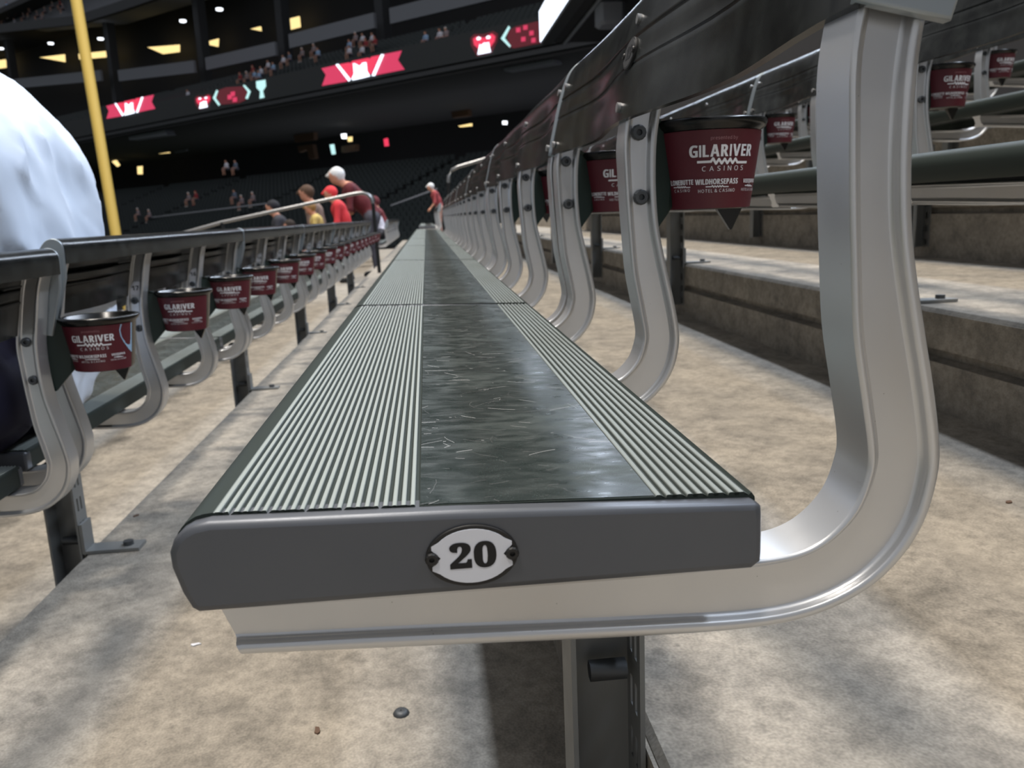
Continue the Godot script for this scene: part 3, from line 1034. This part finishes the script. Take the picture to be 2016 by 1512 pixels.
func floodlight(at: Vector3, energy: float) -> void:
	var o := thing("floodlight_bank", "bank of white floodlights hanging under the stadium roof", "floodlight", at, "floodlights under the roof")
	o.look_at_from_position(at, Vector3(0, 0, -2), Vector3.RIGHT)
	var st := begin()
	for x in [-1.3, -0.45, 0.4, 1.25]: add_box(st, Vector3(x - 0.05, -1.0, 0.15), Vector3(x + 0.05, 1.0, 0.25))
	for y in [-1.0, 0.0, 0.95]: add_box(st, Vector3(-1.5, y, 0.20), Vector3(1.5, y + 0.08, 0.30))
	part("frame", done(st), M.dark_steel, o)
	for i in 4:
		for j in 2:
			var c := Vector3(-1.3 + 0.86 * i, -0.5 + j, 0.0)
			var l := part("lamp", lathe([Vector2(0.001, 0.0), Vector2(0.34, 0.0), Vector2(0.36, 0.03), Vector2(0.30, 0.15), Vector2(0.001, 0.17)], 16), M.flood_lamp, o, c)
			l.rotation.x = PI / 2
	var s := SpotLight3D.new()
	s.name = "flood_beam"
	s.light_energy = energy
	s.light_color = Color(1.0, 0.97, 0.93)
	s.light_size = 2.4
	s.spot_range = 200.0
	s.spot_attenuation = 2.0
	s.spot_angle = 62.0
	s.spot_angle_attenuation = 0.4
	s.shadow_enabled = true
	o.add_child(s)
	s.position = Vector3(0, 0, -0.6)

func build_terrace() -> void:
	for k in range(-3, 5):
		var x0 := 0.155 + (k - 1) * TREAD
		var y: float = RISE[k]
		var st := begin()
		var near := 1.4
		var far := -24.0
		# tread with a small chamfer on its edge, and the riser in two lifts with the casting joint between
		var prof := [Vector2(x0 + TREAD, y - 0.5), Vector2(x0 + TREAD, y), Vector2(x0 + 0.006, y), Vector2(x0, y - 0.006), Vector2(x0, y - 0.080), Vector2(x0 + 0.022, y - 0.086), Vector2(x0 + 0.022, y - 0.100), Vector2(x0 + 0.001, y - 0.104), Vector2(x0 + 0.001, y - 0.5)]
		var a := PackedVector3Array()
		var b := PackedVector3Array()
		for p in prof:
			a.append(Vector3(p.x, p.y, near))
			b.append(Vector3(p.x, p.y, far))
		add_loft(st, [a, b], true, true, -1)
		var f := structure("floor", done(st), M.concrete, "bare concrete terrace step under the benches")
		# the riser: a skin in two lifts
		st = begin()
		add_box(st, Vector3(x0 - 0.004, y - 0.079, far), Vector3(x0 + 0.002, y - 0.007, near))
		add_box(st, Vector3(x0 - 0.008, y - 0.5, far), Vector3(x0 + 0.002, y - 0.104, near))
		part("riser", done(st), M.concrete, f)
	# the covered seats further up, the field and the rest of the bowl around it
	var up_hill := [Vector3(3.54, RISE[4], -40), Vector3(12.2, 3.9, -40), Vector3(12.2, 3.0, -40), Vector3(3.54, 0.0, -40)]
	structure("added_upper_terrace", outline(up_hill, Vector3(0, 0, 56)), M.stand_dark, "dark rake of covered seats added behind the benches to block light")  # plain slab added so less light comes in from the right
	var down_hill := [Vector3(-3.23, RISE[-3], -40), Vector3(-3.23, -1.2, -40), Vector3(-16.0, -4.6, -40), Vector3(-16.0, -4.0, -40)]
	structure("lower_terrace", outline(down_hill, Vector3(0, 0, 56)), M.stand_dark, "dark rake of seats below the benches")
	structure("added_wall_field_side", box(Vector3(-142, -8, -170), Vector3(-140, 30, 90)), M.stand_dark, "dark unseen stand across the field, added to cut low light")  # unseen wall, added to keep low light off the risers
	structure("field", box(Vector3(-140, -8.2, -170), Vector3(-14.0, -7.8, 90)), mat("turf", Color(0.30, 0.40, 0.22), 0.95), "green playing field below the stands")
	structure("wall_back", box(Vector3(4.4, 0.8, -24.0), Vector3(4.7, 3.2, 1.4)), M.stand_wall, "dark wall behind the uppermost row")

func build_rows() -> void:
	A.cap = plate(cap_outline(), 0.006, -0.012, 0.0035)
	A.cap_far = plate(cap_outline(), -0.003, 0.010, 0.002)
	A.arm = arm_mesh()
	A.back_cap = back_cap()
	A.bolt = disc_x(0.0075, 0.005)
	var st := begin()
	add_tube(st, [Vector3(0.001, 0, 0), Vector3(-0.003, 0.0005, 0)], 0.0048, 10)
	A.screw = done(st)
	A.post = post_mesh(0.365)
	A.foot = foot_mesh()
	A.nut = tube([Vector3(0.0, 0, 0), Vector3(-0.012, 0, 0), Vector3(-0.0121, 0, 0), Vector3(-0.030, 0, 0)], 0.0085, 6)
	A.nut_up = tube([Vector3(0.0, 0, 0), Vector3(0, 0.008, 0)], 0.010, 8)
	var cup := make_cup()
	# the near row
	var z := -0.365
	var counts := [2, 3, 3, 3, 3, 3, 3]
	for i in counts.size():
		var posts := []
		for k in 8:
			var pz := -0.60 - 1.55 * k
			if pz < z - 0.05 and pz > z - counts[i] * SEAT + 0.05: posts.append(pz)
		var o: Node3D
		if i == 0:
			o = make_bench(0, 2, z, "two-seat ribbed green bench with oval plate reading 20 on its end", "", posts, "20")
			number_plate(o, "20", Vector3(0.0118, EYE.y - 0.1530, 0.0062), Basis.IDENTITY, 0.0425, M.plate_white)
			# one on the back, over the middle arm, leaning with it
			var up := Vector3(0.0055, 0.022, 0).normalized()
			var out := Vector3(-up.y, up.x, 0)
			number_plate(o, "19", Vector3(0.2040, EYE.y + 0.1450, -SEAT), Basis(Vector3(0, 0, 1), up, out), 0.0425, M.plate_dark_reflection)
		else:
			o = make_bench(0, counts[i], z, ORDER[i] + " ribbed green bench along the row that starts with plate 20", "bench sections along the near row", posts)
		place_cups(cup, 0, z, counts[i], "the back of the row with plate 20", "cup holders behind the near row")
		z -= counts[i] * SEAT
	# the rows in front and behind
	for row in [-1, -2, 1, 2, 3]:
		z = {-1: -0.059, -2: -0.20, 1: -0.38, 2: -0.50, 3: -0.30}[row]
		counts = [3, 3, 3, 3, 3, 3, 2] if row != 1 else [2, 3, 3, 3, 3, 3, 3]
		var where: String = {-1: "in the row just in front of plate 20", -2: "two rows in front of plate 20", 1: "in the row just behind plate 20", 2: "two rows behind plate 20", 3: "three rows behind plate 20"}[row]
		for i in counts.size():
			var posts := []
			for k in 8:
				var pz: float = {-1: -1.60, -2: -1.2, 1: -1.66, 2: -1.4, 3: -1.0}[row] - 1.55 * k
				if pz < z - 0.05 and pz > z - counts[i] * SEAT + 0.05: posts.append(pz)
			var o := make_bench(row, counts[i], z, ORDER[i] + " green bench from the open end " + where, "bench sections " + where, posts)
			if row == -1 and i == 0: o.position += Vector3(0.008, -0.014, 0.028)
			if row == -1 and i > 0:
				for k in counts[i]:
					var t := part("seat_tag", box(Vector3(-0.011, -0.014, 0), Vector3(0.011, 0.014, 0.001)), M.white_tag, o, Vector3(0.2130, EYE.y + 0.098, -(k + 1) * SEAT + (0.030 if k == counts[i] - 1 else 0.0) + 0.0130))
					st = begin()
					add_flat(st, letters(str(20 - (i * 3 + k)), 0.010, 700), Vector2.ZERO, 0.0014)
					part("numeral", done(st), M.ink, t)
			if row < 3: place_cups(cup, row, z, counts[i], "the benches " + where, "cup holders " + where, 3 if row == -1 and i == 0 else 1)
			z -= counts[i] * SEAT
	# rows beyond the cross aisle
	for row in [-2, -1, 0, 1]:
		z = -13.4
		for i in 2:
			make_bench(row, 6, z, "distant bench section beyond the aisle at the far end of the rows", "benches beyond the aisle", [])
			z -= 6 * SEAT
	cup.free()

func build_rails() -> void:
	var y := EYE.y
	var z := -9.85
	var o := thing("handrail", "steel handrail sloping down beside the front row's far end", "handrail", Vector3.ZERO)
	part("rail", tube([Vector3(-2.9, y - 0.10, z), Vector3(-2.3, y + 0.04, z), Vector3(-0.78, y + 0.300, z), Vector3(-0.70, y + 0.303, z), Vector3(-0.645, y + 0.285, z), Vector3(-0.605, y + 0.24, z), Vector3(-0.592, y + 0.18, z)], 0.021, 10), M.rail_steel, o)
	part("post", tube([Vector3(-0.592, y + 0.18, z), Vector3(-0.575, 0.0, z)], 0.022, 10), M.dark_steel, o)
	part("post", tube([Vector3(-2.3, y + 0.04, z), Vector3(-2.3, RISE[-2], z)], 0.022, 10), M.dark_steel, o)
	o = thing("handrail", "curved steel handrail rising behind the far end of the near row", "handrail", Vector3.ZERO)
	part("rail", tube([Vector3(0.285, y + 0.38, z), Vector3(0.295, y + 0.46, z), Vector3(0.335, y + 0.52, z), Vector3(0.41, y + 0.555, z), Vector3(0.64, y + 0.61, z), Vector3(1.9, y + 0.95, z)], 0.021, 10), M.rail_steel, o)
	part("post", tube([Vector3(0.285, y + 0.38, z), Vector3(0.275, RISE[1], z)], 0.022, 10), M.dark_steel, o)
	part("post", tube([Vector3(1.5, y + 0.84, z), Vector3(1.5, RISE[2], z)], 0.022, 10), M.dark_steel, o)

func build_people() -> void:
	var skin := Color(0.78, 0.56, 0.46)
	var maroon := Color(0.32, 0.08, 0.11)
	# the family on the aisle steps by the handrail: [label, shirt, legs, hair, step, x, z, height, lean]
	for p in [
		["person in maroon shirt and white cap leaning forward by the handrail", maroon, Color(0.25, 0.25, 0.28), Color(0.80, 0.80, 0.80), -1, -0.78, -12.6, 1.0, 0.70],
		["person with long brown hair standing beside the maroon-shirted person", Color(0.50, 0.42, 0.38), Color(0.2, 0.2, 0.22), Color(0.28, 0.20, 0.15), -2, -1.56, -12.5, 0.94, 0.1],
		["child in a bright red cap standing by the handrail", Color(0.75, 0.18, 0.20), Color(0.15, 0.15, 0.17), Color(0.80, 0.20, 0.22), -1, -1.08, -11.6, 0.78, 0.25],
		["child in a yellow top standing behind the handrail", Color(0.75, 0.66, 0.40), Color(0.12, 0.12, 0.12), Color(0.55, 0.42, 0.25), -1, -1.47, -11.95, 0.66, 0.15],
		["child in a dark cap standing low on the steps behind the handrail", Color(0.18, 0.18, 0.20), Color(0.2, 0.2, 0.22), Color(0.08, 0.08, 0.09), -2, -2.02, -12.2, 0.82, 0.1],
		["child with dark hair and red shorts standing behind the handrail", Color(0.72, 0.54, 0.45), Color(0.75, 0.22, 0.25), Color(0.14, 0.10, 0.08), -2, -1.72, -11.7, 0.66, 0.2],
	]:
		var o := part("person", figure(standing(p[1], p[2], skin, p[3], p[8]), 0.026, 0.05), M.clothed, null, Vector3(p[5], RISE[p[4]], p[6]))
		o.scale = Vector3.ONE * p[7]
		tag(o, p[0], "person")
	var kid := part("person", figure(standing(Color(0.55, 0.22, 0.24), Color(0.7, 0.55, 0.5), skin, Color(0.80, 0.80, 0.80), 0.3), 0.03, 0.05), M.clothed, null, Vector3(0.32, RISE[1], -18.8))
	kid.scale = Vector3.ONE * 0.70
	tag(kid, "child in a white cap standing beyond the far end of the near row", "person")
	for p in [[-1, -17.0, "person in maroon seated on a distant bench beyond the aisle", Color(0.40, 0.12, 0.15), Color(0.35, 0.12, 0.14)], [-1, -15.4, "person in a pale top seated on a distant bench beyond the aisle", Color(0.75, 0.74, 0.78), Color(0.15, 0.12, 0.10)]]:
		var o := part("person", figure(sitting(p[3], Color(0.2, 0.2, 0.22), skin, p[4], 0.4, true), 0.03, 0.045), M.clothed, null, Vector3(p[0] * TREAD + 0.03, RISE[p[0]] + EYE.y - 0.128, p[1]))
		tag(o, p[2], "person")

func build_litter() -> void:
	var stub := part("bolt_stub", lathe([Vector2(0.001, 0.005), Vector2(0.006, 0.0055), Vector2(0.0085, 0.004), Vector2(0.0105, 0.001), Vector2(0.0105, 0.0)], 12), M.bolt, null, at_plane(790, 1405, Vector3.ZERO, Vector3.UP))
	tag(stub, "worn round anchor bolt sticking out of the concrete step", "bolt")
	rng.seed = 9
	for i in 5:
		var q: Vector2 = [Vector2(385, 1270), Vector2(268, 1016), Vector2(625, 1440), Vector2(1700, 940), Vector2(1985, 990)][i]
		var base := Vector3(0, RISE[1] if i > 2 else 0.0, 0)
		var c := at_plane(q.x, q.y, base, Vector3.UP)
		var r := PackedVector3Array()
		for k in 7: r.append(c + Vector3(cos(TAU * k / 7), 0, sin(TAU * k / 7) * 0.6).rotated(Vector3.UP, i) * rng.randf_range(0.004, 0.009))
		var o := part("debris", outline(Array(r), Vector3(0, 0.002, 0)), M.brown_wall if i != 0 else M.plate_white)
		tag(o, ["pale scrap lying on the concrete step", "dark crumb beside the foot bracket", "small dark crumb on the concrete step", "brown speck on the step behind the bench", "dark leaf scrap on the step behind the bench"][i], "debris")

# ---------------------------------------------------------------- the deck over the upper rows
func build_upper_deck() -> void:
	var y := EYE.y
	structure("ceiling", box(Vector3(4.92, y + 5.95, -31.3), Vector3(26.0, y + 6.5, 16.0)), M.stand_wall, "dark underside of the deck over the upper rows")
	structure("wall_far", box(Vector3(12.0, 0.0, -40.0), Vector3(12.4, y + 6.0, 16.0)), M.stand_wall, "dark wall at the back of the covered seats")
	var o := thing("ribbon_board", "blazing white display strip along the edge of the deck overhead", "display", Vector3.ZERO)
	part("housing", box(Vector3(4.5, y + 5.9, -31.4), Vector3(4.9, y + 7.15, 6.0)), M.board_black, o)
	part("screen", box(Vector3(4.47, y + 6.0, -31.38), Vector3(4.499, y + 7.03, 5.8)), M.led_white, o)
	var p := thing("loudspeaker", "grey loudspeaker hung under the dark deck beside the display strip", "loudspeaker", Vector3.ZERO)
	var c := Vector3(5.6, y + 5.55, -25.0)
	part("cabinet", soft_box(c - Vector3(0.35, 0.4, 0.45), c + Vector3(0.35, 0.25, 0.45), 0.08), M.stand_grey, p)
	part("hanger", box(c + Vector3(-0.04, 0.25, -0.04), c + Vector3(0.04, 0.42, 0.04)), M.dark_steel, p)
	var q := thing("conduit", "thin grey pipe running along the dark deck underside", "pipe", Vector3.ZERO)
	part("pipe", tube([Vector3(5.3, y + 5.85, -31.0), Vector3(5.3, y + 5.85, 6.0)], 0.06, 8), M.stand_grey, q)

# ---------------------------------------------------------------- the stand across the field corner
const P0 := Vector3(-0.88, 0.0, -60.7)
var U := Vector3(0.715, 0, 0.699).normalized()
var B := Vector3(0.699, 0, -0.715).normalized()   # into the stand
func on_stand(px: float, py: float, deep: float) -> Vector3: return at_plane(px, py, P0 + B * deep, B)
func stand_box(s0: float, s1: float, y0: float, y1: float, d0: float, d1: float) -> ArrayMesh:
	var st := begin()
	st.set_smooth_group(-1)
	var f := func(s: float, y: float, dd: float) -> Vector3: return P0 + U * s + B * dd + Vector3(0, y + EYE.y, 0)
	var r := []
	for dd in [d0, d1]: r.append(PackedVector3Array([f.call(s0, y0, dd), f.call(s1, y0, dd), f.call(s1, y1, dd), f.call(s0, y1, dd)]))
	add_loft(st, r, true, true, -1)
	return done(st)
func stepped(s0: float, s1: float, d0: float, y0: float, n: int, run: float, rise: float) -> ArrayMesh:
	var st := begin()
	var a := PackedVector3Array()
	var b := PackedVector3Array()
	var prof := [Vector2(d0, y0 - 1.0)]
	for k in n:
		prof.append(Vector2(d0 + run * k, y0 + rise * k))
		prof.append(Vector2(d0 + run * (k + 1), y0 + rise * k))
	prof.append(Vector2(d0 + run * n, y0 - 1.0))
	for p in prof:
		a.append(P0 + U * s0 + B * p.x + Vector3(0, p.y + EYE.y, 0))
		b.append(P0 + U * s1 + B * p.x + Vector3(0, p.y + EYE.y, 0))
	add_loft(st, [a, b], true, true, -1)
	return done(st)
func far_seats(called: String, label: String, s0: float, s1: float, d0: float, y0: float, n: int, run: float, rise: float) -> void:
	var st := begin()
	add_box(st, Vector3(-0.22, 0.38, -0.20), Vector3(0.22, 0.44, 0.20))
	add_box(st, Vector3(-0.22, 0.40, 0.18), Vector3(0.22, 0.84, 0.24))
	var mm := MultiMesh.new()
	mm.transform_format = MultiMesh.TRANSFORM_3D
	mm.mesh = done(st)
	var count := int((s1 - s0) / 0.55)
	var turn := Basis(U, Vector3.UP, B)
	var places := []
	for k in n:
		for i in count:
			if i % 26 > 23: continue
			places.append(Transform3D(turn, P0 + U * (s0 + 0.55 * i) + B * (d0 + run * (k + 0.5)) + Vector3(0, y0 + rise * k + EYE.y, 0)))
	mm.instance_count = places.size()
	for i in places.size(): mm.set_instance_transform(i, places[i])
	var o := MultiMeshInstance3D.new()
	o.name = numbered(called)
	o.multimesh = mm
	o.material_override = M.stand_seat
	add_child(o)
	tag(o, label, "seats", "", "stuff")
func build_far_stand() -> void:
	# lower bowl, concourse, club deck, suites, upper deck
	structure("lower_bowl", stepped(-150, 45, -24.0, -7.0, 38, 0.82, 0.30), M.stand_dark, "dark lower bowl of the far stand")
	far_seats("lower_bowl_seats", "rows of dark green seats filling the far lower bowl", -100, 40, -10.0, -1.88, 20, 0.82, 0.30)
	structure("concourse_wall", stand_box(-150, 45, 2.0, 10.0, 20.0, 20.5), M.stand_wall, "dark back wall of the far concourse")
	structure("concourse_ceiling", stand_box(-150, 45, 9.2, 9.7, 0.3, 20.0), M.stand_wall, "dark underside of the far club deck")
	structure("club_deck", stepped(-150, 45, 0.7, 10.9, 10, 0.86, 0.36), M.stand_dark, "dark club deck of the far stand")
	far_seats("club_deck_seats", "rows of dark seats on the far club deck", -100, 42, 0.7, 10.9, 9, 0.86, 0.36)
	structure("suite_wall", stand_box(-150, 45, 9.5, 40.0, 17.0, 17.5), M.stand_wall, "dark back wall of the far suites")
	structure("suite_floor", stand_box(-150, 45, 13.6, 14.0, 9.3, 17.0), M.stand_wall, "floor slab of the far suites")
	# parapets in front of the suites
	for q in [[-60, 182, 199, 159], [234, 160, 383, 143], [406, 138, 543, 109], [570, 95, 737, 55], [768, 47, 990, -6]]:
		var a := on_stand(q[0], q[1], 10.0)
		var b := on_stand(q[2], q[3], 10.0)
		var h := Vector3(0, 1.25, 0)
		var o := part("parapet", outline([a, b, b + h, a + h], B * 0.3), M.stand_grey)
		tag(o, "grey parapet panel in front of the far suites", "parapet", "parapets of the far suites")
	# columns between the suites
	for px in [15, 215, 395, 556, 752]:
		var p := on_stand(px, 120, 12.0)
		var s := (p - P0).dot(U)
		var o := part("column", stand_box(s - 0.5, s + 0.5, 9.6, 36.0, 12.0, 13.0), M.stand_dark)
		tag(o, "dark column between the far suites", "column", "columns of the far suites")
	# lit ceilings seen in the suites
	for q in [[[-12, 120], [10, 117], [11, 133], [-12, 136]], [[78, 113], [126, 107], [127, 122]], [[154, 106], [222, 99], [224, 111], [156, 117]], [[290, 93], [352, 88], [352, 102], [320, 106]], [[397, 85], [429, 76], [428, 92]], [[493, 57], [512, 52], [513, 61]], [[549, 42], [588, 32], [590, 53], [551, 63]]]:
		var pts := []
		for v in q: pts.append(on_stand(v[0], v[1], 15.0))
		var o := part("suite_light", outline(pts, B * 0.15), M.warm_lamp)
		tag(o, "glowing warm light panel inside a far suite", "light", "lights in the far suites")
	for q in [[49, 132], [52, 133]]: pass
	for q in [[2, 96], [100, 86], [198, 77], [360, 42], [432, 19]]:
		var o := part("downlight", lathe([Vector2(0.001, -0.10), Vector2(0.32, -0.08), Vector2(0.36, 0.0), Vector2(0.36, 0.12), Vector2(0.001, 0.12)], 12), M.white_lamp, null, on_stand(q[0], q[1], 11.0))
		tag(o, "small white round downlight over the far suites", "light", "downlights over the far suites")
	# the upper deck's edge and slab
	var edge := []
	for v in [[-80, 74], [0, 64], [152, 48], [241, 20], [340, -14], [340, -34], [241, 0], [152, 30], [0, 47], [-80, 57]]: edge.append(on_stand(v[0], v[1], 5.0))
	structure("upper_deck", outline(edge, B * 0.5), M.stand_dark, "dark front edge of the far upper deck")
	var rake := []
	for v in [[-80, 60], [0, 50], [152, 33], [241, 3], [340, -31], [340, -110], [-80, -90]]: rake.append(on_stand(v[0], v[1], 8.0))
	structure("upper_rake", outline(rake, B * 6.0), M.stand_grey, "grey seating of the far upper deck")
	var y_edge: float = on_stand(0, 64, 5.0).y - EYE.y
	structure("suite_ceiling", stand_box(-150, 45, y_edge + 2.4, y_edge + 3.0, 5.5, 17.0), M.stand_wall, "dark ceiling over the far suites")
	# ribbon board: a dark strip with lit emblems
	var rb := thing("scoreboard_strip", "long dark display strip with red emblems across the far stand", "display", Vector3.ZERO)
	var r0 := on_stand(640, 170, 0.0).y - EYE.y
	part("panel", stand_box(-150, 45, r0 - 0.15, r0 + 1.55, 0.0, 0.4), M.board_black, rb)
	part("ledge", stand_box(-150, 45, r0 - 0.55, r0 - 0.25, 0.1, 0.6), M.stand_dark, rb)
	var lit := func(called: String, pts: Array, m: Material, deep: float) -> void:
		var w := []
		for v in pts: w.append(on_stand(v[0], v[1], deep))
		part(called, outline(w, B * 0.03), m, rb)
	# pennants: the large one in the middle and a smaller one by the pole
	for k in 2:
		var g := func(x: float, y: float) -> Array:
			return [600 + x * 0.10913, 80 + y * 0.10913] if k == 0 else [209 + (x - 300) * 0.0645, 207 + (y - 480) * 0.080 + (x - 300) * 0.0025]
		var poly := func(list: Array) -> Array:
			var o := []
			for v in list: o.append(g.call(v[0], v[1]))
			return o
		lit.call("pennant", poly.call([[300, 500], [570, 440], [800, 405], [1150, 320], [1400, 250], [1750, 180], [1680, 350], [1800, 520], [1270, 625], [1190, 600], [820, 690], [740, 740], [310, 815], [380, 620]]), M.led_pink, -0.01)
		lit.call("pennant_centre", poly.call([[630, 425], [790, 395], [830, 410], [850, 370], [1140, 310], [1170, 350], [1200, 290], [1345, 262], [1190, 600], [820, 680]]), M.led_red, -0.05)
		lit.call("emblem_bar", poly.call([[555, 430], [600, 420], [825, 700], [790, 735]]), M.led_white, -0.10)
		lit.call("emblem_bar", poly.call([[1375, 245], [1425, 250], [1260, 635], [1205, 635]]), M.led_white, -0.10)
		lit.call("emblem_letter", poly.call([[870, 410], [900, 410], [990, 460], [1040, 400], [1105, 390], [1120, 550], [1175, 640], [1020, 680], [930, 700], [860, 715], [845, 680], [885, 600]]), M.led_white, -0.10)
	# heart-shaped red emblems with pale centres
	for e in [[953.0, 82.0, 1.0], [400.0, 198.0, 0.62]]:
		var h := func(list: Array) -> Array:
			var o := []
			for v in list: o.append([e[0] + v[0] * e[2], e[1] + v[1] * e[2] - v[0] * e[2] * 0.12])
			return o
		lit.call("emblem_rim", h.call([[-27, -10], [-20, -17], [0, -15], [18, -19], [27, -12], [26, 2], [15, 24], [-14, 27], [-26, 4]]), M.led_dim, -0.01)
		lit.call("emblem", h.call([[-22, -8], [-15, -12], [0, -8], [15, -14], [22, -8], [20, 2], [12, 12], [-10, 14], [-20, 4]]), M.led_red, -0.05)
		lit.call("emblem_letter", h.call([[-9, 4], [-6, 6], [0, 2], [6, 3], [9, 2], [11, 14], [13, 22], [-13, 24], [-11, 14]]), M.led_white, -0.10)
		for s in [-11.0, 8.0]: lit.call("emblem_dot", h.call([[s - 4, -9], [s, -11], [s + 4, -9], [s + 3, -5], [s - 3, -5]]), M.led_white, -0.10)
	# dull red score panels between pale chevrons
	lit.call("score_panel", [[429, 178], [445, 172], [478, 170], [489, 180], [483, 197], [470, 203], [434, 206], [425, 192]], M.led_dim, -0.03)
	lit.call("chevron", [[426, 177], [429, 179], [424, 193], [433, 206], [430, 208], [419, 193]], M.led_ice, -0.06)
	lit.call("chevron", [[481, 167], [493, 180], [487, 195], [483, 194], [488, 181], [478, 168]], M.led_ice, -0.06)
	lit.call("score_panel", [[998, 62], [1015, 52], [1058, 42], [1100, 34], [1100, 78], [1012, 95], [1000, 92]], M.led_dim, -0.03)
	lit.call("chevron", [[1001, 51], [1004, 54], [993, 75], [1005, 90], [1003, 93], [986, 76]], M.led_ice, -0.06)
	for v in [[458, 186], [452, 192], [462, 197], [1020, 60], [1034, 55], [1046, 66], [1030, 78], [1050, 80]]:
		lit.call("score_mark", [[v[0] - 4, v[1] - 5], [v[0] + 4, v[1] - 6], [v[0] + 4, v[1] + 3], [v[0] - 4, v[1] + 4]], M.led_pink, -0.08)
	lit.call("trophy_emblem", [[504, 160], [522, 157], [523, 170], [517, 179], [520, 192], [511, 194], [512, 180], [505, 173]], M.led_ice, -0.06)
	# the fittings under the strip
	for v in [[[248, 258], [320, 250], [330, 266], [255, 276]], [[986, 112], [1084, 100], [1090, 124], [992, 140]], [[690, 172], [712, 166], [713, 178], [692, 184]]]:
		var w := []
		for p in v: w.append(on_stand(p[0], p[1], 1.2))
		var o := part("floodlight_box", outline(w, B * 0.9), M.stand_grey)
		tag(o, "dull grey equipment box hung beneath the far display strip", "equipment", "boxes beneath the far display strip")
	# lights and stalls along the concourse
	for v in [[[306, 297], [332, 294], [332, 301], [308, 303], M2("warm")], [[343, 294], [367, 290], [367, 297], [344, 301], M2("grey")], [[270, 328], [278, 327], [278, 343], [271, 343], M2("warm")], [[220, 318], [227, 315], [234, 325], [230, 328], M2("warm")], [[671, 264], [679, 263], [680, 273], [673, 273], M2("white")], [[684, 270], [691, 269], [691, 278], [685, 279], M2("warm")], [[649, 285], [655, 284], [658, 303], [653, 304], M2("ice")], [[902, 248], [927, 243], [927, 248], [905, 250], M2("warm")], [[989, 238], [996, 238], [996, 245], [989, 245], M2("white")], [[880, 142], [888, 141], [888, 146], [880, 147], M2("white")], [[755, 274], [761, 272], [763, 287], [757, 288], M2("red")]]:
		var w := []
		for k in 4: w.append(on_stand(v[k][0], v[k][1], 14.0))
		var o := part("concourse_light", outline(w, B * 0.2), v[4])
		tag(o, "small lit sign or lamp along the dark far concourse", "light", "lights along the far concourse")
	for v in [[[575, 245], [618, 240], [618, 275], [580, 280]], [[885, 200], [920, 194], [922, 228], [890, 232]], [[585, 288], [615, 284], [620, 312], [608, 313], [604, 294], [588, 300]], [[672, 288], [700, 284], [700, 296], [672, 300]]]:
		var w := []
		for p in v: w.append(on_stand(p[0], p[1], 15.0))
		var o := part("kiosk_front", outline(w, B * 0.5), M.brown_wall)
		tag(o, "dim brown kiosk front on the far concourse", "kiosk", "kiosks on the far concourse")
	# rails of the lower bowl
	for q in [[300, 428, 540, 399], [770, 405, 860, 372]]:
		var a := on_stand(q[0], q[1], -12.0)
		var b := on_stand(q[2], q[3], -12.0)
		var o := part("bowl_rail", tube([a, b], 0.05, 6), M.stand_grey)
		tag(o, "thin grey rail crossing the far lower bowl", "handrail", "rails of the far lower bowl")
	# the yellow pole
	var top := at_z(150, 0, -32.0)
	var low := at_z(222, 425, -32.0)
	var dirp := (top - low).normalized()
	var pole := part("foul_pole", tube([low - dirp * 7.0, low, top + dirp * 6.0], 0.185, 16), M.yellow_paint)
	tag(pole, "tall yellow pole rising in front of the far stand", "pole")
	# spectators
	rng.seed = 21
	var kinds := []
	for c in [[Color(0.80, 0.80, 0.85), Color(0.2, 0.15, 0.12)], [Color(0.55, 0.50, 0.52), Color(0.8, 0.8, 0.8)], [Color(0.55, 0.20, 0.22), Color(0.5, 0.15, 0.17)], [Color(0.40, 0.44, 0.52), Color(0.2, 0.15, 0.12)], [Color(0.55, 0.66, 0.80), Color(0.3, 0.2, 0.15)]]:
		kinds.append(figure(sitting(c[0], Color(0.3, 0.3, 0.34), Color(0.75, 0.56, 0.48), c[1], 0.3), 0.055, 0.05))
	var look := Basis(-B, Vector3.UP, U).rotated(Vector3.UP, PI)
	var spots := []
	for q in [[560, 118], [620, 96], [628, 104], [690, 88], [702, 74], [716, 76], [722, 86], [735, 75], [740, 82], [690, 100], [715, 98], [540, 132], [530, 128], [516, 140], [597, 104], [503, 147], [500, 138], [488, 150], [475, 152], [372, 185], [840, 74], [868, 68], [880, 66], [572, 112], [512, 148]]: spots.append([q, 0, -1])
	for q in [[388, 385], [374, 388], [464, 383], [478, 394], [500, 388], [274, 418], [296, 421], [448, 325], [466, 325]]: spots.append([q, 1, -1])
	for q in [[20, 25], [8, 38], [35, 18], [48, 32], [60, 22], [75, 28], [30, 42], [90, 20], [105, 10], [120, 6], [125, 14], [15, 10], [84, 35], [62, 12]]: spots.append([q, 2, -1])
	for s in spots:
		var i := rng.randi() % 5
		var deep: float = [4.0, -4.0, 7.4][s[1]]
		if s[1] == 0: deep = clampf(0.9 + (on_stand(s[0][0], s[0][1], 1.0).y - EYE.y - 10.9 - 0.9) / 0.36 * 0.86, 1.0, 7.5)
		var at := on_stand(s[0][0], s[0][1], deep)
		var o := part("spectator", kinds[i], M.clothed, null, at - Vector3(0, 0.4, 0))
		o.basis = look
		tag(o, ["tiny seated spectator on the far club deck", "tiny seated spectator in the far lower bowl", "tiny seated spectator on the far upper deck"][s[1]], "person", ["spectators on the far club deck", "spectators in the far lower bowl", "spectators on the far upper deck"][s[1]])
func M2(kind: String) -> Material:
	return {"warm": M.warm_lamp, "white": M.white_lamp, "grey": M.stand_grey, "ice": M.led_ice, "red": M.led_red}[kind]
